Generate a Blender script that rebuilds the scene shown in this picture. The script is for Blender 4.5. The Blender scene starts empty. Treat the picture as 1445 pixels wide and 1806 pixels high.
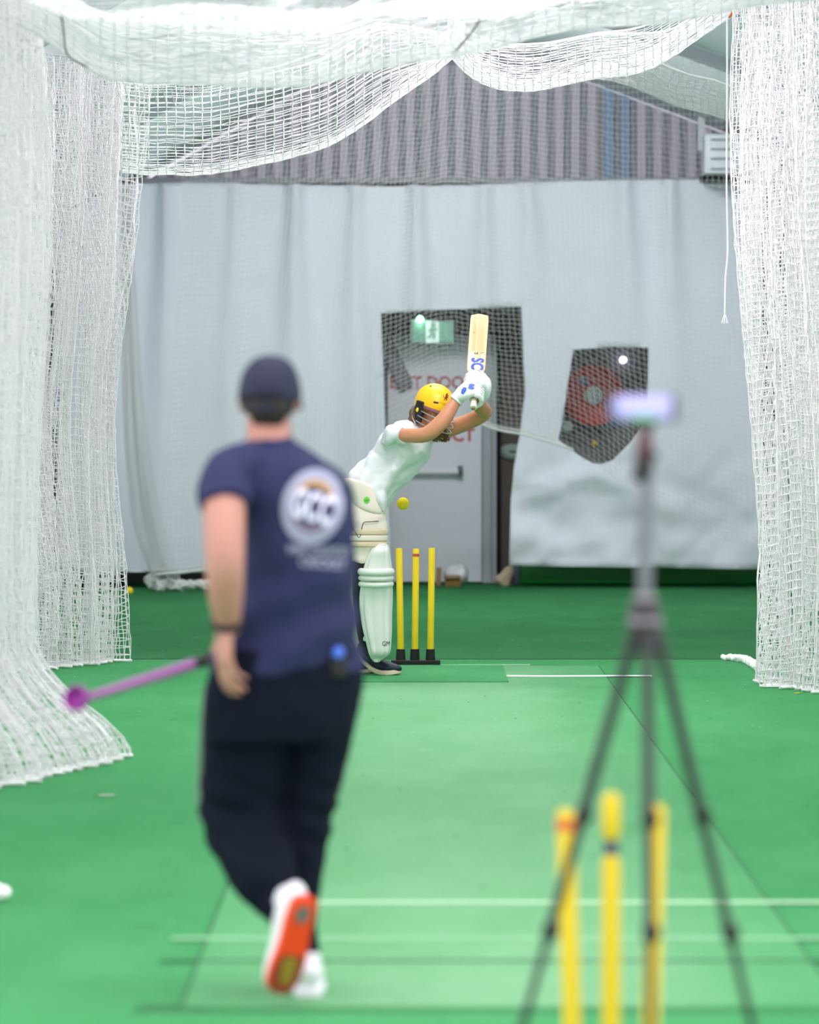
import bpy, bmesh, math, random
import numpy as np
from mathutils import Vector, Matrix, noise
from mathutils.bvhtree import BVHTree
from mathutils.geometry import delaunay_2d_cdt
random.seed(7); np.random.seed(7)
scene = bpy.context.scene
COL = scene.collection

# ---------------------------------------------------------------- camera
FPX, CX, CY, HORIZON, CAM_H = 8806.0, 722.5, 903.0, 711.0, 1.64
TILT = math.atan((CY - HORIZON) / FPX)
cam_data = bpy.data.cameras.new('camera')
cam = bpy.data.objects.new('camera', cam_data)
COL.objects.link(cam)
cam.location = (0, 0, CAM_H)
cam.rotation_euler = (math.pi / 2 - TILT, 0, 0)
cam_data.sensor_fit = 'VERTICAL'
cam_data.sensor_height = 36.0
cam_data.lens = 36.0 * FPX / 1806.0
cam_data.clip_end = 200
cam_data.dof.use_dof = True
cam_data.dof.focus_distance = 29.8
cam_data.dof.aperture_fstop = 2.9
scene.camera = cam

# ---------------------------------------------------------------- view, world, lights
scene.view_settings.view_transform = 'Standard'
scene.view_settings.look = 'None'
scene.view_settings.gamma = 1.0
scene.view_settings.use_curve_mapping = False
scene.view_settings.exposure = 0.0
try:
    scene.cycles.max_bounces = 14; scene.cycles.diffuse_bounces = 12
except Exception: pass
world = bpy.data.worlds.new('world'); scene.world = world
world.use_nodes = True
bg = world.node_tree.nodes['Background']
bg.inputs[0].default_value = (0.98, 0.93, 1.0, 1)
bg.inputs[1].default_value = 2.2

def area_light(name, loc, sx, sy, power, rot=(0, 0, 0), color=(1, 0.90, 0.985)):
    d = bpy.data.lights.new(name, 'AREA')
    d.shape = 'RECTANGLE'; d.size = sx; d.size_y = sy; d.energy = power; d.color = color
    o = bpy.data.objects.new(name, d); COL.objects.link(o)
    o.location = loc; o.rotation_euler = rot
    return o
LIGHT_ROWS = [(14.0, 70), (18.5, 110), (23.5, 120), (27.0, 150), (31.0, 120), (36.0, 95)]
for yy, pw in LIGHT_ROWS:
    area_light('ceiling_and_fill_lamp', (0.2, yy, 4.75), 2.2, 1.2, pw)
    area_light('added_roof_fill', (0.2, yy, 4.45), 2.0, 1.0, pw * 0.35, (math.pi, 0, 0))  # added upward fill that brightens the roof underside
area_light('ceiling_and_fill_lamp', (0.2, 38.6, 4.7), 3.0, 0.5, 255, (math.radians(58), 0, 0), (0.97, 0.95, 1))  # added fill tilted at the back curtain to brighten it

# ---------------------------------------------------------------- helpers
def lin(h):
    v = [int(h[i:i + 2], 16) / 255 for i in (0, 2, 4)]
    return tuple((c / 12.92 if c <= 0.04045 else ((c + 0.055) / 1.055) ** 2.4) for c in v) + (1,)

def mat(name, color, rough=0.6, metal=0.0, var=0.0, scale=20, bump=0.0, bump_scale=60, emit=None, estr=0, spec=0.5, sheen=0):
    m = bpy.data.materials.new(name); m.use_nodes = True
    nt = m.node_tree; b = nt.nodes['Principled BSDF']
    c = lin(color) if isinstance(color, str) else tuple(color) + (1,)
    b.inputs['Base Color'].default_value = c
    b.inputs['Roughness'].default_value = rough
    b.inputs['Metallic'].default_value = metal
    b.inputs['Specular IOR Level'].default_value = spec
    if sheen:
        b.inputs['Sheen Weight'].default_value = sheen
    if emit:
        b.inputs['Emission Color'].default_value = lin(emit); b.inputs['Emission Strength'].default_value = estr
    tc = nt.nodes.new('ShaderNodeTexCoord')
    if var:
        n = nt.nodes.new('ShaderNodeTexNoise'); n.inputs['Scale'].default_value = scale; n.inputs['Detail'].default_value = 5
        nt.links.new(tc.outputs['Object'], n.inputs['Vector'])
        mx = nt.nodes.new('ShaderNodeMix'); mx.data_type = 'RGBA'
        mx.inputs[6].default_value = tuple(x * (1 - var) for x in c[:3]) + (1,)
        mx.inputs[7].default_value = tuple(min(1, x * (1 + var)) for x in c[:3]) + (1,)
        nt.links.new(n.outputs['Fac'], mx.inputs[0]); nt.links.new(mx.outputs[2], b.inputs['Base Color'])
    if bump:
        n2 = nt.nodes.new('ShaderNodeTexNoise'); n2.inputs['Scale'].default_value = bump_scale; n2.inputs['Detail'].default_value = 4
        nt.links.new(tc.outputs['Object'], n2.inputs['Vector'])
        bp = nt.nodes.new('ShaderNodeBump'); bp.inputs['Strength'].default_value = bump; bp.inputs['Distance'].default_value = 0.01
        nt.links.new(n2.outputs['Fac'], bp.inputs['Height']); nt.links.new(bp.outputs['Normal'], b.inputs['Normal'])
    return m

def W(px, py, D):
    """Point seen at photo position (px,py), D metres down the hall."""
    r, u = (px - CX) / FPX, (CY - py) / FPX
    d = Vector((r, math.cos(TILT) + u * math.sin(TILT), -math.sin(TILT) + u * math.cos(TILT)))
    return Vector((0, 0, CAM_H)) + d * (D / d.y)
def zat(py, D): return W(722, py, D).z
def xat(px, D): return W(px, 711, D).x
def floor_at(px, py):
    D = CAM_H * FPX / (py - HORIZON)
    return W(px, py, D)

def tag(o, label=None, cat=None, group=None, kind=None):
    if label: o['label'] = label
    if cat: o['category'] = cat
    if group: o['group'] = group
    if kind: o['kind'] = kind
    return o
def thing(name, loc, label, cat, group=None):
    o = bpy.data.objects.new(name, None); COL.objects.link(o)
    o.location = loc; o.empty_display_size = 0.1
    return tag(o, label, cat, group)

def root_loc(o):
    while o.parent: o = o.parent
    return Vector(o.location)

class Acc:
    def __init__(s): s.v = []; s.f = []
    def add(s, v, f):
        n = len(s.v); s.v += [tuple(x) for x in v]; s.f += [tuple(i + n for i in q) for q in f]
        return s
    def box(s, c, size, rot=None):
        hx, hy, hz = [k / 2 for k in size]
        vs = [Vector((x, y, z)) for z in (-hz, hz) for y in (-hy, hy) for x in (-hx, hx)]
        if rot is not None: vs = [rot @ v for v in vs]
        return s.add([v + Vector(c) for v in vs], [(0, 2, 3, 1), (4, 5, 7, 6), (0, 1, 5, 4), (2, 6, 7, 3), (0, 4, 6, 2), (1, 3, 7, 5)])
    def ell(s, c, r, rot=None, sub=3):
        bm = bmesh.new(); bmesh.ops.create_icosphere(bm, subdivisions=sub, radius=1)
        vs = [Vector((v.co.x * r[0], v.co.y * r[1], v.co.z * r[2])) for v in bm.verts]
        if rot is not None: vs = [rot @ v for v in vs]
        fs = [[v.index for v in f.verts] for f in bm.faces]; bm.free()
        return s.add([v + Vector(c) for v in vs], fs)
    def tube(s, pts, rad, hint=(0, 1, 0), n=20, sub=4, power=2.0, cap=0.5, mod=None, frame=None):
        """Loft: rad = list of r or (along v-side, along hint u). hint = direction of the second radius."""
        pts = [Vector(p) for p in pts]
        rr = [(r, r) if not isinstance(r, (tuple, list)) else r for r in rad]
        if sub > 1 and len(pts) > 2:
            P, R = [], []
            def cr(a, b, c, d, t): return 0.5 * ((2 * b) + (c - a) * t + (2 * a - 5 * b + 4 * c - d) * t * t + (3 * b - a - 3 * c + d) * t ** 3)
            L = len(pts)
            for i in range(L - 1):
                a, b, c, d = pts[max(i - 1, 0)], pts[i], pts[i + 1], pts[min(i + 2, L - 1)]
                ra, rb, rc, rd = rr[max(i - 1, 0)], rr[i], rr[i + 1], rr[min(i + 2, L - 1)]
                for k in range(sub):
                    t = k / sub
                    P.append(cr(a, b, c, d, t)); R.append(tuple(max(1e-4, cr(ra[j], rb[j], rc[j], rd[j], t)) for j in (0, 1)))
            P.append(pts[-1]); R.append(rr[-1])
        else: P, R = pts, rr
        vs, fs = [], []
        hint = Vector(hint)
        ends = []
        for i, p in enumerate(P):
            t = (P[min(i + 1, len(P) - 1)] - P[max(i - 1, 0)]).normalized()
            u = hint - t * hint.dot(t)
            u = u.normalized() if u.length > 1e-3 else t.orthogonal().normalized()
            w = u.cross(t)
            if frame: w, u, t = [Vector(q) for q in frame]
            if i in (0, len(P) - 1): ends.append((t, w, u))
            for k in range(n):
                a = 2 * math.pi * k / n; ca, sa = math.cos(a), math.sin(a)
                x = math.copysign(abs(ca) ** (2 / power), ca); y = math.copysign(abs(sa) ** (2 / power), sa)
                m = mod(a, i / (len(P) - 1)) if mod else 1.0
                vs.append(p + w * (R[i][0] * x * m) + u * (R[i][1] * y * m))
        for i in range(len(P) - 1):
            for k in range(n):
                fs.append((i * n + k, i * n + (k + 1) % n, (i + 1) * n + (k + 1) % n, (i + 1) * n + k))
        for e, (i, sg) in enumerate(((0, -1), (len(P) - 1, 1))):
            t, w, u = ends[e]; rm = min(R[i]) * cap
            base = len(vs)
            for k in range(n):
                q = vs[i * n + k]; vs.append(P[i] + (q - P[i]) * 0.72 + t * sg * rm * 0.72)
            vs.append(P[i] + t * sg * rm)
            for k in range(n):
                a, b = i * n + k, i * n + (k + 1) % n; c, d = base + k, base + (k + 1) % n
                if sg < 0: fs += [(b, a, c, d), (d, c, base + n)]
                else: fs += [(a, b, d, c), (c, d, base + n)]
        return s.add(vs, fs)
    def lathe(s, c, prof, n=24, axis=(0, 0, 1)):
        q = Vector((0, 0, 1)).rotation_difference(Vector(axis).normalized()).to_matrix()
        vs, fs = [], []
        for r, z in prof:
            for k in range(n):
                a = 2 * math.pi * k / n
                vs.append(Vector(c) + q @ Vector((r * math.cos(a), r * math.sin(a), z)))
        for i in range(len(prof) - 1):
            for k in range(n):
                fs.append((i * n + k, i * n + (k + 1) % n, (i + 1) * n + (k + 1) % n, (i + 1) * n + k))
        fs.append(tuple(range(n - 1, -1, -1))); m = (len(prof) - 1) * n
        fs.append(tuple(range(m, m + n)))
        return s.add(vs, fs)
    def build(s, name, m, parent=None, voxel=None, smooth=0, shade=True, fold=None, bevel=None, label=None, solid=None, subsurf=0):
        me = bpy.data.meshes.new(name)
        off = root_loc(parent) if parent else Vector((0, 0, 0))
        me.from_pydata([tuple(Vector(v) - off) for v in s.v], [], s.f); me.update()
        o = bpy.data.objects.new(name, me); COL.objects.link(o)
        if parent: o.parent = parent
        mods = False
        if voxel:
            md = o.modifiers.new('r', 'REMESH'); md.mode = 'VOXEL'; md.voxel_size = voxel; mods = True
        if smooth:
            md = o.modifiers.new('s', 'SMOOTH'); md.iterations = smooth; md.factor = 0.5; mods = True
        if solid:
            md = o.modifiers.new('t', 'SOLIDIFY'); md.thickness = solid; md.offset = 0; mods = True
        if bevel:
            md = o.modifiers.new('b', 'BEVEL'); md.width = bevel; md.segments = 3; md.limit_method = 'ANGLE'; mods = True
        if subsurf:
            md = o.modifiers.new('u', 'SUBSURF'); md.levels = subsurf; md.render_levels = subsurf; mods = True
        if mods:
            dg = bpy.context.evaluated_depsgraph_get()
            me2 = bpy.data.meshes.new_from_object(o.evaluated_get(dg))
            o.modifiers.clear(); o.data = me2; bpy.data.meshes.remove(me); me = me2; me.name = name
        if fold:
            nn = [v.normal.copy() for v in me.vertices]
            for v, nrm in zip(me.vertices, nn): v.co = v.co + nrm * fold(v.co + off)
        if shade:
            me.polygons.foreach_set('use_smooth', [True] * len(me.polygons))
            if bevel or shade == 'auto':
                try: me.set_sharp_from_angle(angle=math.radians(40))
                except Exception: pass
        me.update()
        if m: me.materials.append(m)
        if label: o['label'] = label
        return o

def ang(vec, up=(0, 0, 1)):
    f = Vector(vec).normalized(); r = f.cross(Vector(up)).normalized(); u = r.cross(f)
    return Matrix((r, f, u)).transposed()      # columns: right, forward, up

def text_shape(body, width, height, bold=0.0):
    """Flat letters centred on the origin in (x, y): vertex and face lists."""
    cu = bpy.data.curves.new('t', 'FONT'); cu.body = body; cu.align_x = 'LEFT'; cu.resolution_u = 3; cu.offset = bold
    o = bpy.data.objects.new('t', cu); COL.objects.link(o)
    dg = bpy.context.evaluated_depsgraph_get(); me = bpy.data.meshes.new_from_object(o.evaluated_get(dg))
    bm = bmesh.new(); bm.from_mesh(me); bmesh.ops.triangulate(bm, faces=bm.faces)
    bmesh.ops.subdivide_edges(bm, edges=[e for e in bm.edges if e.calc_length() > 0.3], cuts=1, use_grid_fill=False)
    bmesh.ops.triangulate(bm, faces=bm.faces)
    xs = [v.co.x for v in bm.verts]; ys = [v.co.y for v in bm.verts]
    sx, sy = width / (max(xs) - min(xs)), height / (max(ys) - min(ys))
    mx, my = (max(xs) + min(xs)) / 2, (max(ys) + min(ys)) / 2
    vs = [((v.co.x - mx) * sx, (v.co.y - my) * sy) for v in bm.verts]
    fs = [[v.index for v in f.verts] for f in bm.faces]
    bm.free(); bpy.data.objects.remove(o); bpy.data.meshes.remove(me)
    return vs, fs

def world_bvh(o):
    off = root_loc(o)
    return BVHTree.FromPolygons([v.co + off for v in o.data.vertices], [tuple(p.vertices) for p in o.data.polygons])
def print_on(surface, name, flat, faces, place, direction, m, lift=0.003):
    """Lay a flat printed shape on a surface: place(x,y)->start point, direction = throw direction."""
    tree = world_bvh(surface); d0 = direction
    vs, ok = [], []
    for x, y in flat:
        p = place(x, y); d = (p - Vector((0, 0, CAM_H))).normalized() if d0 is None else Vector(d0).normalized()
        hit, nrm, _, _ = tree.ray_cast(p, d)
        ok.append(hit is not None)
        vs.append((hit - d * lift) if hit is not None else p)
    a = Acc(); a.add(vs, [f for f in faces if all(ok[i] for i in f)])
    return a.build(name, m, surface, shade=False)
def ellipse_shape(r0, r1, a0=0, a1=2 * math.pi, nr=4, nt=48, ex=1.0, ey=1.0):
    vs, fs = [], []
    for i in range(nr + 1):
        r = r0 + (r1 - r0) * i / nr
        for k in range(nt + 1):
            a = a0 + (a1 - a0) * k / nt; vs.append((r * ex * math.cos(a), r * ey * math.sin(a)))
    for i in range(nr):
        for k in range(nt):
            b = i * (nt + 1) + k; fs.append((b, b + 1, b + nt + 2, b + nt + 1))
    return vs, fs
def poly_shape(pts):
    b = dens(pts, .6); n = len(b); xs = [p[0] for p in b]; ys = [p[1] for p in b]
    q = list(b) + [(x, y) for x in np.arange(min(xs), max(xs), .8) for y in np.arange(min(ys), max(ys), .8) if inside((x + .003, y + .002), b)]
    t = delaunay_2d_cdt([Vector(p) for p in q], [(i, (i + 1) % n) for i in range(n)], [], 0, 1e-6)
    v = [tuple(p) for p in t[0]]
    return v, [tuple(f) for f in t[2] if inside((sum(v[i][0] for i in f) / 3, sum(v[i][1] for i in f) / 3), b)]

# ---------------------------------------------------------------- materials
M = {
 'curtain': mat('tarpaulin', 'e4e7ef', 0.75, var=0.04, scale=3, bump=0.05, bump_scale=8),
 'net': mat('net_cord', 'fffafc', 0.8),
 'net_ceiling': mat('ceiling_net_cord', 'f8f3f6', 0.8),
 'net_grey': mat('net_cord_aged', 'd8d8d4', 0.85),
 'net_dark': mat('binding_cord', '6a6460', 0.8),
 'white_wall': mat('white_wall', 'e6e8ec', 0.8, var=0.03),
 'roof': mat('roof_sheet', 'eef2f8', 0.7),
 'dark_wall': mat('grey_shed_wall', '77777a', 0.85, var=0.12, scale=4),
 'black': mat('black_void', '0c0d0d', 0.9),
 'steel': mat('grey_steel', '6f7277', 0.5, 0.3),
 'lightsteel': mat('pale_steel', 'a9adb2', 0.5),
 'rib_hi': mat('pinkish_steel_rib', 'd8ccd8', 0.6),
 'rib_lo': mat('grey_steel_pan', '9f9ea8', 0.7),
 'rib_blue': mat('blue_steel_rib', '8fb0d2', 0.6),
 'door': mat('door_paint', 'e6e8ee', 0.6, var=0.03),
 'red_text': mat('red_paint', 'c9646a', 0.7),
 'red': mat('red_reel', 'd9514d', 0.5),
 'white': mat('white_plastic', 'ecedef', 0.5),
 'green_sign': mat('green_sign', '8fc0aa', 0.4, emit='8fd0b4', estr=0.5),
 'white_sign': mat('white_sign', 'e8fbf6', 0.4, emit='e2fff4', estr=0.9),
 'green_led': mat('green_led', 'c8ffe0', 0.3, emit='9dffc0', estr=9),
 'white_led': mat('white_led', 'ffffff', 0.3, emit='e8e2ff', estr=4),
 'pad_green': mat('green_vinyl', '067a24', 0.4),
 'brown': mat('cardboard', '96785a', 0.8),
 'plastic_bag': mat('clear_bag', 'd4d4d4', 0.4),
 'cream': mat('cream_fabric', 'e6dacb', 0.8, var=0.04, scale=30),
 'beige': mat('beige_elastic', 'd8c4a2', 0.85),
 'shirt_white': mat('white_cotton', 'dedee0', 0.8, bump=0.1, bump_scale=40),
 'pad_white': mat('pad_white', 'e6e5df', 0.6),
 'glove_white': mat('glove_white', 'e4e5e4', 0.6),
 'blue_print': mat('blue_print', '4364c0', 0.6),
 'navy': mat('navy_cotton', '181e48', 0.85, bump=0.15, bump_scale=30),
 'navy_cap': mat('navy_cap', '141c36', 0.8),
 'trouser': mat('dark_navy_trousers', '0a1220', 0.9, spec=0.15, bump=0.1, bump_scale=20),
 'skin': mat('skin', 'ae7d6c', 0.55, var=0.05, scale=18),
 'skin_tan': mat('tanned_skin', 'cd8a66', 0.5, var=0.06, scale=18),
 'hair_dark': mat('dark_hair', '17110f', 0.7),
 'hair_brown': mat('brown_hair', '6d4a30', 0.6, var=0.3, scale=60),
 'yellow': mat('yellow_plastic', 'f6d400', 0.45),
 'yellow_near': mat('near_yellow_plastic', 'dcc000', 0.55),  # deeper yellow for the near stumps
 'yellow_helmet': mat('yellow_helmet', 'fcc70c', 0.4),
 'ball': mat('yellow_ball', 'f7d80a', 0.7, bump=0.2, bump_scale=150),
 'black_rubber': mat('black_rubber', '1a191b', 0.7),
 'blackleg': mat('black_leggings', '0d0d10', 0.8),
 'maroon': mat('maroon_trim', '7d4a63', 0.6),
 'lion': mat('dark_red_print', '7a1220', 0.7),
 'wire': mat('grille_steel', 'a8adb0', 0.35, 0.8),
 'wood': mat('willow', 'efbf8e', 0.5, var=0.08, scale=14),
 'wood_pale': mat('willow_sticker', 'f2d8bb', 0.5),
 'rubber_cream': mat('grip_rubber', 'e6e2cf', 0.7),
 'shoe_navy': mat('navy_shoe', '1b2438', 0.6),
 'sole_cream': mat('cream_sole', 'e2ccb4', 0.7),
 'shoe_white': mat('white_shoe', 'e6e6ea', 0.6),
 'orange': mat('orange_sole', 'f0440f', 0.5),
 'rust': mat('worn_sole', '8a3a1c', 0.7),
 'olive': mat('olive_tread', '8f7d1f', 0.7),
 'greyrub': mat('grey_tread', '6d6a66', 0.7),
 'tripod': mat('tripod_metal', '2b2e31', 0.5, 0.3),
 'tripod_grey': mat('tripod_tube', '686d72', 0.45, 0.3),
 'tripod_dark': mat('tripod_plastic', '131214', 0.6),
 'maroon_dark': mat('maroon_plastic', '4d1f2c', 0.6),
 'purple': mat('purple_plastic', 'a85aa6', 0.45),
 'purple_deep': mat('purple_cup', 'a03aa0', 0.45),
 'emblem_grey': mat('pale_print', '9295ab', 0.7),
 'emblem_white': mat('white_print', 'd9dcee', 0.7),
 'emblem_gold': mat('gold_print', 'b08a4e', 0.7),
 'emblem_mauve': mat('mauve_print', '6e6478', 0.7),
 'blue_button': mat('blue_button', '3f6fd6', 0.4),
 'lilac_screen': mat('lilac_screen', '9a98c8', 0.3, emit='c2c0f2', estr=0.5),
 'green_screen': mat('green_screen_patch', '6fae86', 0.3, emit='7fbf98', estr=0.4),
 'blue_screen': mat('blue_screen_edge', '62749c', 0.3, emit='62749c', estr=0.4),
 'ac': mat('air_con_white', 'e9edf2', 0.4),
 'stain_dark': mat('dark_green_seam', '1f5a34', 0.95),
 'line_white': mat('white_floor_paint', 'e8f2e6', 0.9),
 'line_pale': mat('pale_floor_paint', 'b4dfb2', 0.95),
 'line_faint': mat('worn_floor_paint', '84be8e', 0.95),
 'mat_green': mat('green_mat', '2f9a52', 0.95, var=0.12, scale=40),
 'lace': mat('black_lace', '101010', 0.8),
 'green_badge': mat('green_badge', '6ecb45', 0.5),
}
def turf_material(name, lo_c, hi_c, edge=None):
    m = bpy.data.materials.new(name); m.use_nodes = True
    nt = m.node_tree; b = nt.nodes['Principled BSDF']; b.inputs['Roughness'].default_value = 0.95
    b.inputs['Specular IOR Level'].default_value = 0.15
    tc = nt.nodes.new('ShaderNodeTexCoord')
    mp = nt.nodes.new('ShaderNodeMapping'); mp.inputs['Scale'].default_value = (1.0, 0.35, 1)
    nt.links.new(tc.outputs['Object'], mp.inputs['Vector'])
    n1 = nt.nodes.new('ShaderNodeTexNoise'); n1.inputs['Scale'].default_value = 1.6; n1.inputs['Detail'].default_value = 8; n1.inputs['Roughness'].default_value = 0.7
    nt.links.new(mp.outputs['Vector'], n1.inputs['Vector'])
    cr = nt.nodes.new('ShaderNodeValToRGB')
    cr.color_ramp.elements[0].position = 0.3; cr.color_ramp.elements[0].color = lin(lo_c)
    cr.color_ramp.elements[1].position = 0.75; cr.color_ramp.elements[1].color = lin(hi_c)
    nt.links.new(n1.outputs['Fac'], cr.inputs['Fac'])
    # dark specks and pale lint
    prev = cr.outputs['Color']
    if edge:                                  # light fall-off painted in: pale middle, greener towards the mat edges
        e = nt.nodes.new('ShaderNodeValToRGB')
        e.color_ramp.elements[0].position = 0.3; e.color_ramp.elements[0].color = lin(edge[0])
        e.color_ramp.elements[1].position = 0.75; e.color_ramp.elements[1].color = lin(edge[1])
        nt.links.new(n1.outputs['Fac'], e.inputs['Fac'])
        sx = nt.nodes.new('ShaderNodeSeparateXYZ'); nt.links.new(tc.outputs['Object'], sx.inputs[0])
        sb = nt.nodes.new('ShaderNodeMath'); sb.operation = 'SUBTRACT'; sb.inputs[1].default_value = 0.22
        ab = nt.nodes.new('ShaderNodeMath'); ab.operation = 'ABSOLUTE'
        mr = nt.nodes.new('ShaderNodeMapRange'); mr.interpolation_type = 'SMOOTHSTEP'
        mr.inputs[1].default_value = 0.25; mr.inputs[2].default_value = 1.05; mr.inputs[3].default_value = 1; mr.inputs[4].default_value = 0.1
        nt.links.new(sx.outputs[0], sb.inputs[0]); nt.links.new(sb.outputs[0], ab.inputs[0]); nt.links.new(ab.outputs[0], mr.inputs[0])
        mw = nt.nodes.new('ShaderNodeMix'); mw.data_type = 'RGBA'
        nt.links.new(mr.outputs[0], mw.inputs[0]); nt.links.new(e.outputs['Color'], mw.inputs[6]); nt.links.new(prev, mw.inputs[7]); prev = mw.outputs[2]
    for sc, lo, hi, colr in ((9, 0.055, 0.075, '1d5a30'), (13, 0.035, 0.05, 'bfe6c4')):
        v = nt.nodes.new('ShaderNodeTexVoronoi'); v.inputs['Scale'].default_value = sc
        mp2 = nt.nodes.new('ShaderNodeMapping'); mp2.inputs['Scale'].default_value = (1, 0.25, 1); mp2.inputs['Location'].default_value = (sc, sc * 2, 0)
        nt.links.new(tc.outputs['Object'], mp2.inputs['Vector']); nt.links.new(mp2.outputs['Vector'], v.inputs['Vector'])
        mr = nt.nodes.new('ShaderNodeMapRange'); mr.inputs[1].default_value = lo; mr.inputs[2].default_value = hi; mr.inputs[3].default_value = 1; mr.inputs[4].default_value = 0
        nt.links.new(v.outputs['Distance'], mr.inputs[0])
        n3 = nt.nodes.new('ShaderNodeTexNoise'); n3.inputs['Scale'].default_value = 3.1 + sc * 0.1
        nt.links.new(tc.outputs['Object'], n3.inputs['Vector'])
        gt = nt.nodes.new('ShaderNodeMath'); gt.operation = 'GREATER_THAN'; gt.inputs[1].default_value = 0.55
        nt.links.new(n3.outputs['Fac'], gt.inputs[0])
        mu = nt.nodes.new('ShaderNodeMath'); mu.operation = 'MULTIPLY'
        nt.links.new(mr.outputs[0], mu.inputs[0]); nt.links.new(gt.outputs[0], mu.inputs[1])
        mx = nt.nodes.new('ShaderNodeMix'); mx.data_type = 'RGBA'; mx.inputs[7].default_value = lin(colr)
        nt.links.new(mu.outputs[0], mx.inputs[0]); nt.links.new(prev, mx.inputs[6]); prev = mx.outputs[2]
    nt.links.new(prev, b.inputs['Base Color'])
    n2 = nt.nodes.new('ShaderNodeTexNoise'); n2.inputs['Scale'].default_value = 120
    nt.links.new(tc.outputs['Object'], n2.inputs['Vector'])
    bp = nt.nodes.new('ShaderNodeBump'); bp.inputs['Strength'].default_value = 0.5; bp.inputs['Distance'].default_value = 0.01
    nt.links.new(n2.outputs['Fac'], bp.inputs['Height']); nt.links.new(bp.outputs['Normal'], b.inputs['Normal'])
    return m
M['turf'] = turf_material('green_turf', '368a4e', '4d9c62')
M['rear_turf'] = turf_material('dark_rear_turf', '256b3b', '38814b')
M['pitch'] = turf_material('pale_turf_light_falloff', '66a270', '7cb284', ('3f9055', '56a269'))  # pale mat colour with light fall-off painted towards its sides
M['mat_green'] = turf_material('batting_turf', '43935a', '55a268')
# ---------------------------------------------------------------- the setting
XL, XR, YB = -3.2, 3.35, 45.6
RX, RZ, EZL, EZR = 0.14, 5.15, 3.25, 3.95
def roof_z(x): return RZ - (RX - x) * (RZ - EZL) / (RX - XL) if x < RX else RZ - (x - RX) * (RZ - EZR) / (XR - RX)
def struct(o): o['kind'] = 'structure'; return o
Y0 = 15.0
fl = Acc(); fl.box(((XL + XR) / 2, (2 + YB) / 2, -0.05), (XR - XL + 0.4, YB - 2 + 0.4, 0.1))
floor = struct(fl.build('floor', M['turf'], shade=False))
def strip(name, m, x0, x1, y0, y1, z=0.002, wob=0.0):
    a = Acc(); n = 24; vs, fs = [], []
    for i in range(n + 1):
        x = x0 + (x1 - x0) * i / n; w = wob * noise.noise((x * 3, y0, 1))
        vs += [(x, y0 + w, z), (x, y1 + w, z)]
    for i in range(n): fs.append((2 * i, 2 * i + 2, 2 * i + 3, 2 * i + 1))
    return a.add(vs, fs).build(name, m, floor, shade=False)
def ystrip(name, m, x, y0, y1, w, z=0.002):
    a = Acc(); a.add([(x - w / 2, y0, z), (x + w / 2, y0, z), (x + w / 2, y1, z), (x - w / 2, y1, z)], [(0, 1, 2, 3)])
    return a.build(name, m, floor, shade=False)
def fy(py): return CAM_H * FPX / (py - HORIZON)
strip('painted_line', M['line_white'], xat(790, 29.96), xat(1150, 29.96), fy(1195), fy(1192.6), 0.0055, 0.05)
strip('painted_line', M['line_faint'], xat(778, 31.3), xat(935, 31.3), fy(1174.5), fy(1172.5), 0.003, 0.04)
strip('floor_seam', M['stain_dark'], XL, xat(1335, 32), fy(1163.2), fy(1161.6), 0.002, 0.03)
strip('floor_seam', M['stain_dark'], xat(770, 34), xat(1200, 34), fy(1135.4), fy(1134.6), 0.002, 0.03)
strip('painted_line', M['line_pale'], xat(560, 16.3), XR, fy(1597.5), fy(1593), 0.0055, 0.01)
strip('painted_line', M['line_faint'], xat(300, 15.2), XR, fy(1662), fy(1657), 0.0055, 0.01)
strip('floor_seam', M['stain_dark'], xat(280, 14.6), XR, fy(1701), fy(1697.5), 0.005, 0.01)
strip('floor_seam', M['stain_dark'], xat(230, 13.4), XR, fy(1787), fy(1784), 0.002, 0.01)
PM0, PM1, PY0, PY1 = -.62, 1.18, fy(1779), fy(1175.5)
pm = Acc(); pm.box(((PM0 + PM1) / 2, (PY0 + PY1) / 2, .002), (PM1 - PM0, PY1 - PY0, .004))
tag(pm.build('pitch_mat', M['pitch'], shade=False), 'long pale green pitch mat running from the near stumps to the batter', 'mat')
for xx in (PM0, PM1): ystrip('floor_seam', M['stain_dark'], xx, PY0, PY1, 0.008, .0045)

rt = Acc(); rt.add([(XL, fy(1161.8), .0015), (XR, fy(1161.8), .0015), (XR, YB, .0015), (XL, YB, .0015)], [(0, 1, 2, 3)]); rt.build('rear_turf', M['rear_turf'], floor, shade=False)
def wall(name, pts, thick, m):
    a = Acc(); a.add(pts, [tuple(range(len(pts)))])
    return struct(a.build(name, m, shade=False, solid=thick))
wall('wall_left', [(XL - .05, Y0, 0), (XL - .05, YB, 0), (XL - .05, YB, EZL), (XL - .05, Y0, EZL)], 0.08, M['white_wall'])
wall('wall_right', [(XR + .05, Y0, 0), (XR + .05, YB, 0), (XR + .05, YB, EZR), (XR + .05, Y0, EZR)], 0.08, M['white_wall'])
cl = Acc()
cl.add([(XL - .1, Y0, EZL - .03), (RX, Y0, RZ), (XR + .1, Y0, EZR - .03), (XL - .1, YB + .2, EZL - .03), (RX, YB + .2, RZ), (XR + .1, YB + .2, EZR - .03)], [(0, 1, 4, 3), (1, 2, 5, 4)])
ceiling = struct(cl.build('ceiling', M['roof'], shade=False, solid=0.05))
pr = Acc()
for y in (20, 24.5, 29, 33.5, 38):
    for x0, x1 in ((XL + .05, RX - .02), (RX + .02, XR - .05)):
        a_, b_ = Vector((x0, y, roof_z(x0) - .10)), Vector((x1, y, roof_z(x1) - .10))
        pr.box((a_ + b_) / 2, ((b_ - a_).length, 0.06, 0.10), Matrix.Rotation(-math.atan2(b_.z - a_.z, b_.x - a_.x), 3, 'Y'))
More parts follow.
